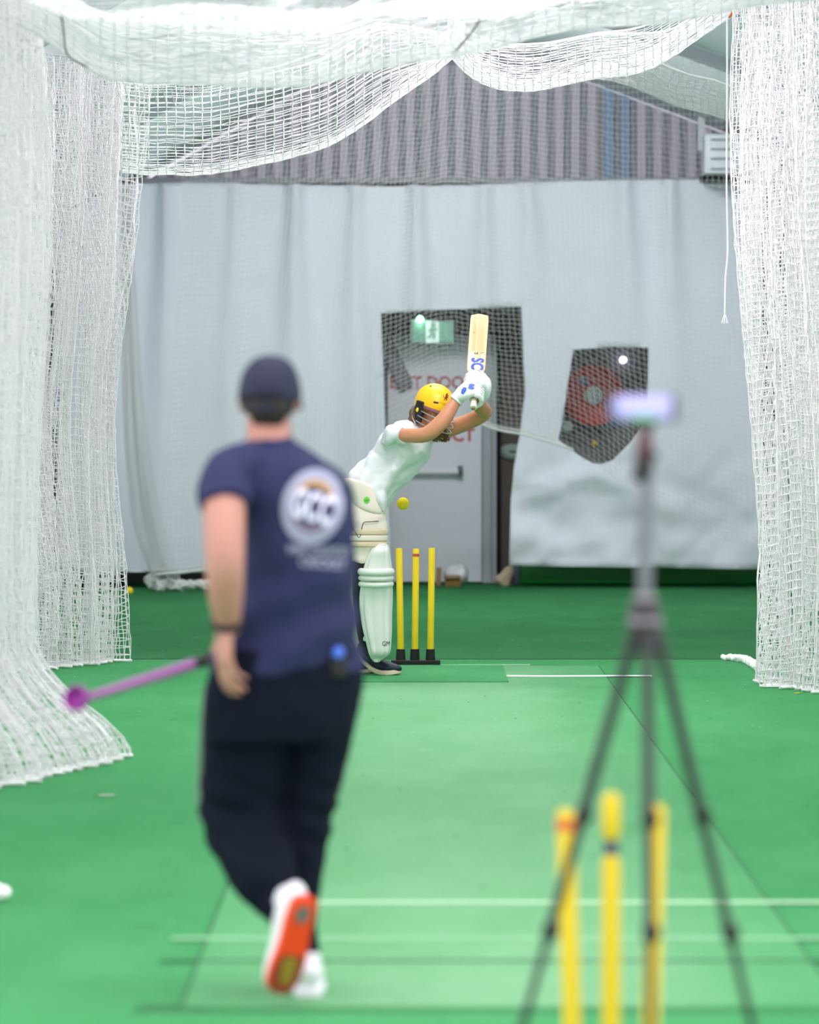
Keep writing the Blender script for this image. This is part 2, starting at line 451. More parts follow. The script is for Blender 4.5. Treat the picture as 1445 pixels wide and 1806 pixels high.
struct(pr.build('trim_1', M['lightsteel'], shade=False))
# back wall: plain dark lower part, ribbed steel gable above
HB = 3.60
wb = Acc(); wb.box(((XL + XR) / 2, YB + .05, HB / 2), (XR - XL, 0.1, HB))
wall_back = struct(wb.build('wall_back', M['dark_wall'], shade=False))
pitch = 29.2 / (FPX / 45.5)
hi, lo, bl = Acc(), Acc(), Acc()
x = XL
while x < XR - 0.02:
    x1 = min(x + pitch * .5, XR - 0.01); x2 = min(x + pitch, XR - 0.005)
    def slab(acc, a, b, y):
        za, zb = roof_z(a) - .03, roof_z(b) - .03
        acc.add([(a, y, HB), (b, y, HB), (b, y, zb), (a, y, za), (a, YB + .02, HB), (b, YB + .02, HB), (b, YB + .02, zb), (a, YB + .02, za)],
                [(0, 1, 2, 3), (0, 4, 5, 1), (3, 2, 6, 7), (0, 3, 7, 4), (1, 5, 6, 2)])
    blue = xat(1045, 45.5) < x < xat(1110, 45.5)
    if roof_z(x) > HB + .05 and roof_z(x2) > HB + .05:
        slab(bl if blue else hi, x, x1, YB - .05); slab(lo, x1, x2, YB - .005)
    x += pitch
gable = struct(hi.build('wall_gable', M['rib_hi'], shade=False))
lo.build('pan_sheet', M['rib_lo'], gable, shade=False); bl.build('blue_rib', M['rib_blue'], gable, shade=False)
bm_ = Acc(); bm_.box(((XL + XR) / 2, YB - .22, 3.66), (XR - XL - .05, 0.14, 0.05)); struct(bm_.build('trim_2', M['lightsteel'], shade=False))
bm_ = Acc(); bm_.box(((XL + XR) / 2, YB - .24, 3.585), (XR - XL - .05, 0.16, 0.06)); struct(bm_.build('trim_3', M['black'], shade=False))
# steel post in the gable and a diagonal brace behind the doorway
po = Acc(); po.box((xat(746, 45.3), YB - .16, 3.75 + .55), (0.04, 0.05, 1.25)); struct(po.build('trim_4', M['lightsteel'], shade=False))
DB = 45.2
a_, b_ = W(655, 545, DB), W(718, 682, DB)
br = Acc(); br.box((a_ + b_) / 2 + Vector((0, -.05, 0)), (0.13, 0.05, (b_ - a_).length), Matrix.Rotation(math.atan2(b_.x - a_.x, b_.z - a_.z) , 3, 'Y'))
struct(br.build('trim_5', M['steel'], shade=False))

# ---- door in the back wall
dx0, dx1, dzt = xat(684, DB), xat(850, DB), zat(606, DB)
door = struct(bpy.data.objects.new('door_1', None)); COL.objects.link(door); door.location = ((dx0 + dx1) / 2, DB + .06, 0)
Acc().box(((dx0 + dx1) / 2, DB + .06, dzt / 2 + .01), (dx1 - dx0, 0.05, dzt - .02)).build('door_leaf', M['door'], door, bevel=.005)
Acc().box((dx1 + .045, DB + .02, dzt / 2 + .01), (0.08, 0.14, dzt)).box((dx1 + .11, DB + .06, dzt / 2 + .01), (0.05, 0.1, dzt)).box(((dx0 + dx1) / 2, DB + .04, dzt + .04), (dx1 - dx0 + .2, 0.12, 0.07)).build('door_frame', M['lightsteel'], door, bevel=.005)
bar = Acc(); zb = zat(831, DB)
bar.box((xat(757, DB), DB - .05, zb), (xat(812, DB) - xat(700, DB), 0.04, 0.045)).box((xat(704, DB), DB - .02, zb), (0.04, 0.09, 0.07))
bar.build('push_bar', M['white'], door, bevel=.006)
Acc().box((xat(812, DB), DB - .02, zb + .005), (0.045, 0.1, 0.09)).build('bar_end', M['steel'], door, bevel=.006)
def door_text(body, px0, px1, py0, py1):
    vs, fs = text_shape(body, (px1 - px0) / (FPX / DB), (py1 - py0) / (FPX / DB), .03)
    c = W((px0 + px1) / 2, (py0 + py1) / 2, DB)
    a = Acc(); a.add([(c.x + x, DB + .031, c.z + y) for x, y in vs], fs)
    a.build('painted_lettering', M['red_text'], door, shade=False)
door_text('EXIT DOOR', 688, 838, 663, 686)
door_text('DO NOT', 742, 806, 708, 731)
door_text('OBSTRUCT', 682, 838, 755, 779)
# dark recess and brown panel beside the door
Acc_ = Acc(); Acc_.box((xat(902, DB), DB + .24, 1.2), (xat(930, DB) - xat(878, DB), 0.05, 2.4))
struct(Acc_.build('trim_6', mat('brown_panel', '5a524c', 0.8), shade=False))
Acc().box((xat(880, DB), DB + .17, 1.2), (0.04, 0.1, 2.4)).build('trim_7', M['black'], shade=False)['kind'] = 'structure'
sg = Acc(); c = W(905, 797, DB); sg.lathe((c.x, DB + .2, c.z), [(0.0, 0), (.10, 0), (.10, .012), (0.0, .012)], 32, (0, -1, 0))
sg.v = [(c.x + (v[0] - c.x) * 1.25, v[1], c.z + (v[2] - c.z) * .72) for v in sg.v]
osign = tag(sg.build('oval_sign', mat('dull_green_sign', '93a89b', .6)), 'pale green oval sign on the dark panel beside the exit door', 'sign')
Acc().box((c.x + .02, DB + .185, c.z), (0.1, 0.006, 0.02)).build('printed_bar', M['steel'], osign)

# exit sign above the door
SD = DB - .1
es0, es1 = W(727, 604, SD), W(799, 567, SD)
ex = thing('exit_sign', ((es0.x + es1.x) / 2, SD + .05, es0.z), 'lit green and white exit sign above the grey exit door', 'sign')
cx, cz = (es0.x + es1.x) / 2, (es0.z + es1.z) / 2; w_, h_ = es1.x - es0.x, es1.z - es0.z
Acc().box((cx, SD + .05, cz), (w_ + .03, .08, h_ + .03)).build('housing', M['white'], ex, bevel=.008)
for sx in (-1, 1):
    Acc().box((cx + sx * w_ * .33, SD + .006, cz), (w_ * .34, .012, h_ * .94)).build('green_panel', M['green_sign'], ex)
Acc().box((cx, SD + .006, cz), (w_ * .3, .012, h_)).build('white_panel', M['white_sign'], ex)
man = Acc(); k = h_ / 2
def mp_(x, z): return Vector((cx + x * k, SD - .004, cz + z * k))
man.ell(mp_(.06, .66), (.028, .006, .028)).tube([mp_(.02, .4), mp_(-.05, .0)], [.024, .024], n=10, sub=1)
man.tube([mp_(-.05, 0), mp_(.16, -.25), mp_(.1, -.7)], [.017, .016, .014], n=8).tube([mp_(-.05, 0), mp_(-.16, -.35), mp_(-.42, -.5)], [.017, .016, .014], n=8)
man.tube([mp_(.02, .38), mp_(.3, .2), mp_(.42, .32)], [.013, .012, .01], n=8).tube([mp_(.02, .38), mp_(-.25, .3), mp_(-.3, .02)], [.013, .012, .01], n=8)
man.build('running_figure', mat('sign_figure', 'b9e2d2', .5, emit='b9e2d2', estr=.4), ex)
gl = Acc(); c = W(741, 563, SD - .02); gl.ell(c, (.03, .03, .03)); gl.build('indicator_lamp', M['green_led'], ex)

# ---- hose reel behind the second opening
hr = W(1050, 697, 45.0)
reel = thing('hose_reel', (hr.x, 45.3, hr.z), 'red fire hose reel with a white hub on the back wall', 'hose reel')
Acc().lathe((hr.x, 45.42, hr.z), [(0, 0), (.262, 0), (.275, .02), (.275, .05), (.25, .06), (.12, .05), (0, .05)], 48, (0, -1, 0)).build('front_disc', M['red'], reel, shade='auto')
Acc().lathe((hr.x, 45.36, hr.z), [(0, 0), (.085, 0), (.085, .03), (.06, .05), (0, .05)], 32, (0, -1, 0)).build('hub', M['white'], reel, shade='auto')
c = W(1030, 672, 45.3); Acc().box((c.x, 45.355, c.z), (.05, .006, .09), Matrix.Rotation(math.radians(-38), 3, 'Y')).build('blue_label', mat('blue_label', '7fb0cc', .5), reel)
Acc().box((hr.x, 45.52, hr.z), (.12, .16, .12)).build('wall_bracket', M['steel'], reel)
c = W(1004, 752, 45.0); vb = Acc(); vb.lathe((c.x, 45.5, c.z), [(0, 0), (.055, 0), (.06, .06), (.045, .1), (0, .1)], 24, (0, -1, 0)); 
vv = tag(vb.build('valve', M['white'], shade='auto'), 'small white valve on the wall below the red hose reel', 'valve')
c = W(1000, 740, 45.0); Acc().box((c.x - .02, 45.46, c.z + .05), (.06, .03, .03)).build('valve_handle', M['red'], vv)
c = W(1053, 783, 45.0); tag(Acc().box((c.x, 45.57, c.z), (.045, .02, .055), Matrix.Rotation(.4, 3, 'Y')).build('wall_tag', M['yellow']), 'small yellow tag on the wall below the red hose reel', 'tag')
c = W(1104, 634, 45.0); tag(Acc().ell((c.x, 45.5, c.z), (.02, .02, .02)).lathe((c.x, 45.6, c.z), [(.03, 0), (.03, .09)], 16, (0, -1, 0)).build('indicator_light', M['white_led']), 'tiny glowing white light above the red hose reel', 'light')

# ---- air conditioner on the right
AD = 43.6
a0, a1 = W(1244, 306, AD), W(1330, 236, AD)
ac = thing('air_conditioner', ((a0.x + a1.x) / 2, AD + .2, a0.z), 'white louvred air conditioner box above the curtain', 'air conditioner')
cx, cz, w_, h_ = (a0.x + a1.x) / 2, (a0.z + a1.z) / 2, a1.x - a0.x, a1.z - a0.z
Acc().box((cx, AD + .25, cz), (w_, .4, h_)).build('casing', M['ac'], ac, bevel=.015)
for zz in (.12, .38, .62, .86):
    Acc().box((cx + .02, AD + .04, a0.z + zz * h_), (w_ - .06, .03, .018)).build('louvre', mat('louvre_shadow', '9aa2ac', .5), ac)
Acc().box((cx, AD + .25, a0.z - .04), (w_ + .04, .42, .05)).build('under_slab', M['black'], ac)  # plain black slab below the casing
c0, c1 = W(1238, 265, 44.8), W(1238, 205, 44.8)
struct(Acc().box((c0.x, 44.9, (c0.z + c1.z) / 2), (.06, .06, c1.z - c0.z)).build('trim_8', M['white'], shade=False))

# ---------------------------------------------------------------- white curtain with two openings
CD = 44.2
outer = [(-2.62, 312), (-2.62, 1009)]
OUT = [(100, 392), (150, 360), (215, 324), (330, 322), (520, 326), (690, 329), (840, 326), (985, 320), (1110, 318), (1240, 317), (1345, 316),
       (1345, 1004), (1120, 1001), (898, 998), (901, 880), (907, 820), (916, 770), (926, 690), (919, 541), (800, 546), (672, 553),
       (676, 640), (680, 760), (686, 900), (690, 1010), (420, 1010), (100, 1008)]
HOLE = [(1012, 617), (1080, 612), (1143, 613), (1142, 680), (1141, 740), (1112, 780), (1080, 812), (1062, 818), (1046, 817), (1018, 800), (985, 775), (993, 740), (1003, 670)]
def to_xz(p): q = W(p[0], p[1], CD); return (q.x, q.z)
def dens(poly, step=0.1):
    out = []
    for i, p in enumerate(poly):
        q = poly[(i + 1) % len(poly)]; L = math.dist(p, q); n = max(1, int(L / step))
        out += [(p[0] + (q[0] - p[0]) * k / n, p[1] + (q[1] - p[1]) * k / n) for k in range(n)]
    return out
def inside(p, poly):
    r = False; x, y = p
    for i in range(len(poly)):
        (x0, y0), (x1, y1) = poly[i], poly[i - 1]
        if (y0 > y) != (y1 > y) and x < (x1 - x0) * (y - y0) / (y1 - y0) + x0: r = not r
    return r
po_, ph_ = dens([to_xz(p) for p in OUT]), dens([to_xz(p) for p in HOLE])
pts = po_ + ph_; loops = [list(range(len(po_))), list(range(len(po_), len(pts)))]
edges = [(l[i], l[(i + 1) % len(l)]) for l in loops for i in range(len(l))]
for gx in np.arange(-2.9, 3.3, 0.045):
    for gz in np.arange(0.1, 3.7, 0.07):
        p = (gx + random.uniform(-.004, .004), gz + random.uniform(-.004, .004))
        if inside(p, po_) and not inside(p, ph_): pts.append(p)
V, _, F, _, _, _ = delaunay_2d_cdt([Vector(p) for p in pts], edges, [], 0, 1e-5)
PIN = [(290, .10, 14), (410, .05, 12), (525, .13, 15), (632, .08, 13), (740, .10, 16), (858, .06, 16), (930, .05, 22), (1105, .07, 22), (1185, .06, 18)]
def curtain_y(x, z):
    top = zat(322, CD); t = max(0.0, (top - z))
    y = 0.0
    for px, A, w in PIN:
        A *= 2.6
        xc = xat(px, CD) + 0.03 * math.sin(t * 1.3 + px)
        wd = (w / 200) * (0.35 + 0.9 * min(t, 1.6)) + .015
        y += -A * math.exp(-((x - xc) / wd) ** 2) * (0.55 + .45 * math.exp(-t * .6)) * math.exp(-t * .25)
    y += 0.05 * noise.noise((x * 1.4, z * .35, 3)) + 0.012 * noise.noise((x * 5, z * 1.2, 7))
    # slack crumples low on the right panel
    if x > xat(880, CD):
        k = max(0.0, min(1.0, (1.35 - z) / .5))
        y += k * (0.09 * noise.noise((x * 2.4 + z * 1.2, z * 3.2, 11)) + 0.04 * noise.noise((x * 5 - z * 3, z * 6, 5)))
        y += -0.12 * math.exp(-((z - (1.02 - .35 * abs(x - xat(1050, CD)))) / .1) ** 2) * math.exp(-((x - xat(1030, CD)) / .5) ** 2)
    return y
ca = Acc(); cv = [(v.x, CD + curtain_y(v.x, v.y), v.y) for v in V]
keep = []
for f in F:
    c = ((V[f[0]].x + V[f[1]].x + V[f[2]].x) / 3, (V[f[0]].y + V[f[1]].y + V[f[2]].y) / 3)
    if inside(c, po_) and not inside(c, ph_): keep.append(tuple(f))
ca.add(cv, keep)
tag(ca.build('tarpaulin_curtain', M['curtain'], solid=0.004), 'white tarpaulin curtain with two cut openings hanging across the back wall', 'curtain')

# ---- low green mat board and clutter along the foot of the back wall
gp = Acc(); gp.box(((xat(918, 44.9) + XR - .1) / 2, 44.95, .105), (XR - .1 - xat(918, 44.9), .1, .19))
gm = tag(gp.build('wall_pad', M['pad_green'], bevel=.02), 'glossy dark green padded board on the floor under the white curtain', 'pad')
Acc().box(((xat(918, 44.9) + XR - .1) / 2, 44.895, .03), (XR - .1 - xat(918, 44.9), .02, .03)).build('lower_band', mat('green_band', '0a8f35', .4), gm)
Acc().box((xat(911, 44.9), 44.95, .105), (.06, .11, .2)).build('end_cap', mat('blue_grey_cap', '55606f', .5), gm, bevel=.01)
def at_back(px, py, D): return W(px, py, D)
c = W(774, 1015, 44.6)
tag(Acc().box((c.x, 44.75, .085), (.05, .06, .165), Matrix.Rotation(.05, 3, 'Y')).build('timber_offcut', M['brown'], bevel=.004), 'upright brown timber offcut at the foot of the exit door', 'timber')
c = W(803, 1013, 44.6)
bag = tag(Acc().ell((c.x + .01, 44.74, .10), (.125, .09, .098)).build('plastic_bag', M['plastic_bag'], voxel=.012, fold=lambda p: .028 * noise.noise(p * 14)), 'crumpled pale plastic bag by the exit door', 'bag')
c = W(799, 1023, 44.5)
bx_ = thing('cardboard_box', (c.x, 44.56, 0), 'small open brown box in front of the pale plastic bag', 'box')
Acc().box((c.x, 44.56, .045), (.14, .1, .085)).build('box_body', mat('brown_box', '7a5f2a', .8), bx_, bevel=.004)
Acc().box((c.x, 44.50, .092), (.14, .05, .004), Matrix.Rotation(.5, 3, 'X')).build('box_flap', M['brown'], bx_)
c = W(890, 1018, 44.5)
sk = Acc(); sk.tube([(c.x - .02, 44.7, .03), (c.x + .02, 44.72, .1), (c.x + .06, 44.74, .17)], [(.075, .05), (.06, .045), (.03, .03)], n=20)
tag(sk.build('sandbag', mat('beige_sack', 'b8a58e', .9), voxel=.01, smooth=2, fold=lambda p: .012 * noise.noise(p * 20)), 'slumped beige sandbag beside the grey end of the green board', 'bag')
c = floor_at(228, 1049)
tag(Acc().ell((c.x, c.y, .033), (.033, .033, .033)).build('cricket_ball', M['ball']), 'yellow practice ball on the turf beside the white side net', 'ball')

# ---------------------------------------------------------------- nets, cord by cord
def net_mesh(name, P, r, m, parent=None, skip=None):
    """P: (nu, nv, 3) knots. Every cord is a thin three-sided tube."""
    off = np.array(root_loc(parent)) if parent else np.zeros(3)
    P = np.asarray(P, float) - off
    VV, FF, base = [], [], 0
    for Q in (P, P.transpose(1, 0, 2)):
        m_, k_ = Q.shape[:2]
        T = np.gradient(Q, axis=1); T /= np.linalg.norm(T, axis=2, keepdims=True) + 1e-9
        ref = np.array([0.31, 0.87, 0.38]); N = np.cross(T, ref); N /= np.linalg.norm(N, axis=2, keepdims=True) + 1e-9
        B = np.cross(T, N)
        ring = np.stack([Q + r * (math.cos(a) * N + math.sin(a) * B) for a in (0, 2.0944, 4.18879)], axis=2)
        VV.append(ring.reshape(-1, 3))
        idx = base + np.arange(m_ * k_ * 3).reshape(m_, k_, 3)
        a = idx[:, :-1]; b = idx[:, 1:]
        q = np.stack([a, np.roll(a, -1, 2), np.roll(b, -1, 2), b], axis=-1).reshape(-1, 4)
        FF.append(q); base += m_ * k_ * 3
    VV = np.concatenate(VV); FF = np.concatenate(FF)
    me = bpy.data.meshes.new(name)
    me.vertices.add(len(VV)); me.vertices.foreach_set('co', VV.ravel())
    me.loops.add(FF.size); me.loops.foreach_set('vertex_index', FF.ravel().astype(np.int32))
    me.polygons.add(len(FF)); me.polygons.foreach_set('loop_start', np.arange(0, FF.size, 4, dtype=np.int32))
    me.polygons.foreach_set('loop_total', np.full(len(FF), 4, dtype=np.int32))
    me.update(calc_edges=True); me.materials.append(m)
    o = bpy.data.objects.new(name, me); COL.objects.link(o)
    if parent: o.parent = parent
    return o
def rope(name, pts, r, m, parent, sub=3, label=None):
    return Acc().tube(pts, [r] * len(pts), (0.3, 0.8, 0.4), n=8, sub=sub).build(name, m, parent, label=label)
def sm(x): return np.clip(x, 0, 1) ** 2 * (3 - 2 * np.clip(x, 0, 1))

def hanging_net(label, base, top_z, amp, wave, ratio, cell=0.05, r=0.0026, flare=None, seed=0, sag=0.02, lean=None, m='net', gather_top=0):
    """Curtain of net gathered into folds along a floor path 'base' (list of (x,y)); ratio = cloth length / path length."""
    rs = np.random.RandomState(seed)
    bp = np.array(base, float); seg = np.linalg.norm(np.diff(bp, axis=0), axis=1); L = seg.sum(); cum = np.concatenate([[0], np.cumsum(seg)])
    nu = int(L * ratio / cell); nv = int(top_z / cell) + 1
    s = np.linspace(0, L, nu)
    bx = np.interp(s, cum, bp[:, 0]); by = np.interp(s, cum, bp[:, 1])
    tx = np.gradient(bx); ty = np.gradient(by); tl = np.hypot(tx, ty); nx, ny = ty / tl, -tx / tl
    ph = np.cumsum(np.full(nu, L / nu) * 2 * np.pi / wave * (1 + .35 * np.interp(s, np.linspace(0, L, 9), rs.uniform(-1, 1, 9))))
    am = amp * (1 + .4 * np.interp(s, np.linspace(0, L, 14), rs.uniform(-1, 1, 14)))
    P = np.zeros((nu, nv, 3))
    jx = rs.normal(0, .003, (nu, nv)); jy = rs.normal(0, .003, (nu, nv)); jz = rs.normal(0, .0025, (nu, nv))
    dr = rs.uniform(0, 6, 4)
    for j in range(nv):
        z = j * cell; v = z / top_z
        phz = ph + 0.9 * np.sin(z * 1.1 + dr[0]) + .5 * np.sin(z * 2.7 + dr[1] + s * 3)
        fold = np.sin(phz) * am * (0.8 + .4 * math.sin(z * 1.7 + dr[2])) + 0.35 * am * np.sin(phz * 2.3 + z)
        slide = 0.35 * am * np.cos(phz)
        fx, fy_ = (flare(s / L, z) if flare else (0, 0))
        lx = lean(z) if lean else 0
        P[:, j, 0] = bx + nx * fold + (tx / tl) * slide + fx + lx + jx[:, j]
        P[:, j, 1] = by + ny * fold + (ty / tl) * slide + fy_ + jy[:, j]
        damp = min(1.0, z / .35)
        P[:, j, 2] = np.maximum(0.006, z + damp * (sag * np.cos(phz * 1.0 + .6) + .5 * sag * np.sin(ph * .37 + dr[3])) + jz[:, j] * damp)
    root = thing('cricket_net', (float(bp[:, 0].mean()), float(bp[:, 1].mean()), 0), label, 'net')
    net_mesh('netting', P, r, M[m], root)
    rs2 = np.random.RandomState(seed + 5)
    def line(Q, k=1, jit=0.006): return [Vector(q) + Vector(rs2.normal(0, jit, 3)) for q in Q[::k]]
    hem = [Vector((p.x, p.y, max(.012, p.z))) for p in line(P[:, 0])]
    rope('hem_cord', hem, .009, M[m], root, sub=1)
    rope('edge_cord', line(P[-1], 3), .006, M[m], root, sub=2)
    rope('edge_cord', line(P[0], 3), .006, M[m], root, sub=2)
    return root, P

# near net on the left: its foot spreads over the turf
def flare_near(u, z):
    k = sm((0.62 - z) / .62) ** 1.3
    return (0.42 * k * (0.25 + .75 * u), 0.15 * k * u)
n1, P1 = hanging_net('white net on the left whose foot spreads out nearest the camera', [(-2.35, 20.6), (-1.94, 21.2), (-1.88, 21.9), (-1.76, 22.6), (-1.78, 23.0)], 4.1, .08, .16, 5.2, flare=flare_near, seed=3, r=.0034, sag=.018)
n2, P2 = hanging_net('white gathered net on the left hanging behind the nearest net', [(-2.45, 30.4), (-2.24, 30.9), (-2.02, 31.3), (-1.91, 31.7)], zat(100, 31), .10, .13, 7.5, seed=8, r=.0034, sag=.03,
                       lean=lambda z: 0.03 * z - .10 * sm((1.0 - abs(z - 1.5)) / 1.0) * .4)
n3, P3 = hanging_net('white gathered net on the right side of the pitch', [(2.12, 29.2), (2.18, 28.7), (2.45, 28.0), (2.8, 27.2), (3.1, 26.6)], zat(-40, 28.9), .11, .16, 7.0, seed=21, r=.0036, sag=.03,
                       lean=lambda z: -0.036 * z)
tl = [W(1275, 1164, 31.8), W(1295, 1166, 31.7), W(1318, 1167, 31.4), W(1345, 1175, 30.2)]
Acc().tube([Vector((p.x, p.y, .022)) for p in tl], [.014, .022, .026, .026], (0, 0, 1), n=14).build('net_tail', M['net'], n3, voxel=.007, fold=lambda p: .010 * noise.noise(p * 45))

def sheet_net(label, pts, xs, profile, cell=.05, r=.0030, seed=0, m='net', mode='rows', name='cricket_net', jit=.0025, edge=True):
    """Net through rows of guide points: pts[i][k] = guide k of cross line i (world points)."""
    G = np.array([[tuple(p) for p in row] for row in pts], float)      # (ni, nk, 3)
    def resample(G, axis, cell):
        d = np.linalg.norm(np.diff(G, axis=axis), axis=2).mean(axis=1 - axis) if False else np.linalg.norm(np.diff(G, axis=axis), axis=2)
        L = d.sum(axis=axis).mean(); n = max(4, int(L / cell))
        ni = G.shape[axis]; t = np.linspace(0, ni - 1, n)
        i1 = np.clip(t.astype(int), 0, ni - 2); f = t - i1
        i0, i2, i3 = np.clip(i1 - 1, 0, ni - 1), i1 + 1, np.clip(i1 + 2, 0, ni - 1)
        A = np.moveaxis(G, axis, 0); f = f[:, None, None]
        p0, p1, p2, p3 = A[i0], A[i1], A[i2], A[i3]
        R = .5 * (2 * p1 + (p2 - p0) * f + (2 * p0 - 5 * p1 + 4 * p2 - p3) * f ** 2 + (3 * p1 - p0 - 3 * p2 + p3) * f ** 3)
        return np.moveaxis(R, 0, axis)
    P = resample(resample(G, 0, cell), 1, cell)
    rs = np.random.RandomState(seed)
    P = P + rs.normal(0, jit, P.shape)
    nu, nv = P.shape[:2]
    wv = np.sin(np.linspace(0, nu * .45, nu))[:, None] * .012
    P[:, :, 2] += wv
    c = P.reshape(-1, 3).mean(axis=0)
    root = thing(name, tuple(c), label, 'net')
    net_mesh('netting', P, r, M[m], root)
    if edge:
        for Q in (P[:, 0], P[:, -1]):
            rope('edge_cord', [Vector(q) for q in Q[::3]], .007, M[m], root, sub=2)
    return root, P

# ceiling net over the near half: a dense band that sags from the left post to the middle tie, then to the right post
def edge_curve(points):
    xs_ = [p[0] for p in points]; ys_ = [p[1] for p in points]
    return lambda x: float(np.interp(x, xs_, ys_))
low = edge_curve([(-60, 10), (60, 60), (118, 96), (190, 136), (300, 150), (400, 155), (500, 150), (600, 139), (700, 120), (800, 95), (900, 76), (1000, 58), (1150, 38), (1290, 20), (1460, -5)])
xsn = list(range(-60, 1471, 60))
rows = []
for x in xsn:
    e = low(x); b = 0.6 + .4 * math.sin(x * .011)
    c1 = 40 - 26 * math.sin((x - 100) / 700 * math.pi) if x < 800 else 20
    rows.append([W(x, -330, 15.5), W(x, -120, 16.8), W(x, min(e - 60, 8 + 6 * b), 18.2), W(x, min(e - 62, 14 + 10 * b), 18.8), W(x, e - 110, 19.6), W(x, e - 95, 20.6), W(x, e - 66, 21.2), W(x, e - 40, 21.7), W(x, e - 14, 22.1), W(x, e, 22.3), W(x, e - 9, 22.5), W(x, e - 60, 23.2), W(x, e - 110, 24.2)])
n4, P4 = sheet_net('white ceiling net sagging across the top of the near half', rows, None, None, cell=.055, seed=2, r=.0024, m='net_ceiling')
# second ceiling net: two sagging bellies tied up at the middle
belly = edge_curve([(200, 300), (245, 312), (330, 308), (480, 290), (560, 264), (640, 222), (700, 180), (740, 152), (800, 98)])
rows = []
for x in range(215, 801, 45):
    e = belly(x); h = min(150, e - 60)
    rows.append([W(x - 10, e - h * 1.1, 28.3), W(x, e - h * .75, 28.65), W(x, e - h * .4, 29.0), W(x, e - 22, 29.3), W(x, e - 5, 29.6), W(x, e, 29.9), W(x, e - 8, 30.2), W(x, e - h * .5, 30.6), W(x, e - h * 1.05, 31.1)])
n5, P5 = sheet_net('white ceiling net belly drooping lowest on the left before the striped gable', rows, None, None, cell=.055, seed=4, r=.0026)
belly2 = edge_curve([(790, 95), (830, 140), (860, 157), (930, 158), (1000, 150), (1090, 136), (1150, 118), (1220, 80), (1295, 28), (1320, 10)])
rows = []
for x in range(790, 1321, 44):
    e = belly2(x); h = 46
    rows.append([W(x, min(e - h, 90 - .1 * (x - 800)), 28.6), W(x, e - 30, 29.2), W(x, e - 16, 29.6), W(x, e - 4, 30.1), W(x, e, 30.5), W(x, e - 8, 30.9), W(x, e - 40, 31.6), W(x, e - 80, 32.6)])
n5b, _ = sheet_net('white ceiling net belly hanging between the middle tie and right net', rows, None, None, cell=.055, seed=5, r=.0025, m='net_ceiling')
belly3 = edge_curve([(1040, 138), (1090, 146), (1150, 166), (1200, 186), (1260, 206), (1330, 232)])
rows = []
for x in range(1040, 1350, 40):
    e = belly3(x); h = 48
    rows.append([W(x + 12, e - 58, 33.6), W(x, e - 36, 34.2), W(x, e - 14, 34.8), W(x, e - 3, 35.3), W(x, e, 35.7), W(x, e - 10, 36.1), W(x, e - 60, 37.2), W(x - 10, e - 110, 38.5)])
n5c, _ = sheet_net('white net roll sloping down to the right under the roof', rows, None, None, cell=.055, seed=6, r=.0027, m='net_ceiling')
# thin net hanging before the back curtain; its hem swings up across the doorway
hemc = edge_curve([(300, 1015), (365, 1010), (480, 980), (600, 880), (700, 800), (790, 745), (840, 736), (880, 754), (940, 772), (1000, 781), (1060, 830), (1150, 900), (1345, 990)])
rows = []
for x in range(300, 1346, 55):
    hb = hemc(x); tp = 120
    rr_ = []
    for k in range(9):
        f = k / 8; y = tp + (hb - tp) * f
        D = 42.9 + .35 * math.sin(x * .006 + f * 2) + (.25 * math.exp(-((f - 1) / .12) ** 2))
        rr_.append(W(x + 26 * math.sin(f * 2.6 + x * .004) - 10 * f, y, D - .1 * f))
    rows.append(rr_)
n6, P6 = sheet_net('fine grey net hanging before the white curtain, hem swung up across the doorway', rows, None, None, cell=.046, seed=9, r=.0019, m='net_grey', edge=False, jit=.004)
rope('hem_cord', [Vector(q) for q in P6[:, -1][::3] if q[0] < xat(1030, 43)], .011, M['net_grey'], n6, sub=2)
rope('hem_cord', [Vector(q) + Vector((0, .02, .03)) for q in P6[:, -1][::3] if q[0] < xat(1010, 43)], .007, M['net_grey'], n6, sub=2)
# bunched tail of that net, down to the floor on the left
rows = []
for k in range(9):
    f = k / 8; y = 330 + f * 695
    cx_ = 224 + 34 * f ** 2 + 30 * f ** 7
    wd = 7 + 19 * f
    rows.append([W(cx_ - wd + (8 if f == 1 else 0), y, 43.55), W(cx_ - wd * .5, y, 43.4), W(cx_, y, 43.6), W(cx_ + wd * .5, y, 43.4), W(cx_ + wd + 6 * f, y, 43.6)])
rows2 = [[r_[j] for r_ in rows] for j in range(5)]
fold_rows = []
for j in np.linspace(0, 4, 17):
    i = min(int(j), 3); t = j - i
    fold_rows.append([rows2[i][k].lerp(rows2[i + 1][k], t) + Vector((0, .05 * math.sin(j * 5 + k), 0)) for k in range(9)])
n7, _ = sheet_net('bunched grey net tail trailing to the floor along the curtain foot', fold_rows, None, None, cell=.03, seed=12, r=.0024, m='net_grey')
tl = [W(262, 1015, 43.55), W(275, 1026, 43.5), W(300, 1030, 43.5), W(335, 1030, 43.5), W(370, 1029, 43.5), W(410, 1029, 43.5), W(450, 1030, 43.5)]
tlp = [Vector((p.x, p.y, .055 + (.05 if i == 0 else 0))) for i, p in enumerate(tl)]
Acc().tube(tlp, [.045, .052, .046, .038, .046, .040, .03], (0, 0, 1), n=16).build('floor_bunch', M['net_grey'], n7, voxel=.012, fold=lambda p: .022 * noise.noise(p * 26) + .012 * noise.noise(p * 60))
# binding seam where the ceiling net meets the side net, seam through the middle tie
rope('binding_cord', [W(88, -60, 20.5), W(103, 0, 21.0), W(112, 50, 21.4), W(118, 95, 21.9), W(150, 116, 22.2), W(190, 137, 22.25)], .004, M['net_dark'], n4)
rope('binding_cord', [W(858, -30, 20.0), W(852, 18, 21.0), W(836, 52, 21.6), W(800, 94, 22.25)], .004, M['net_dark'], n4)
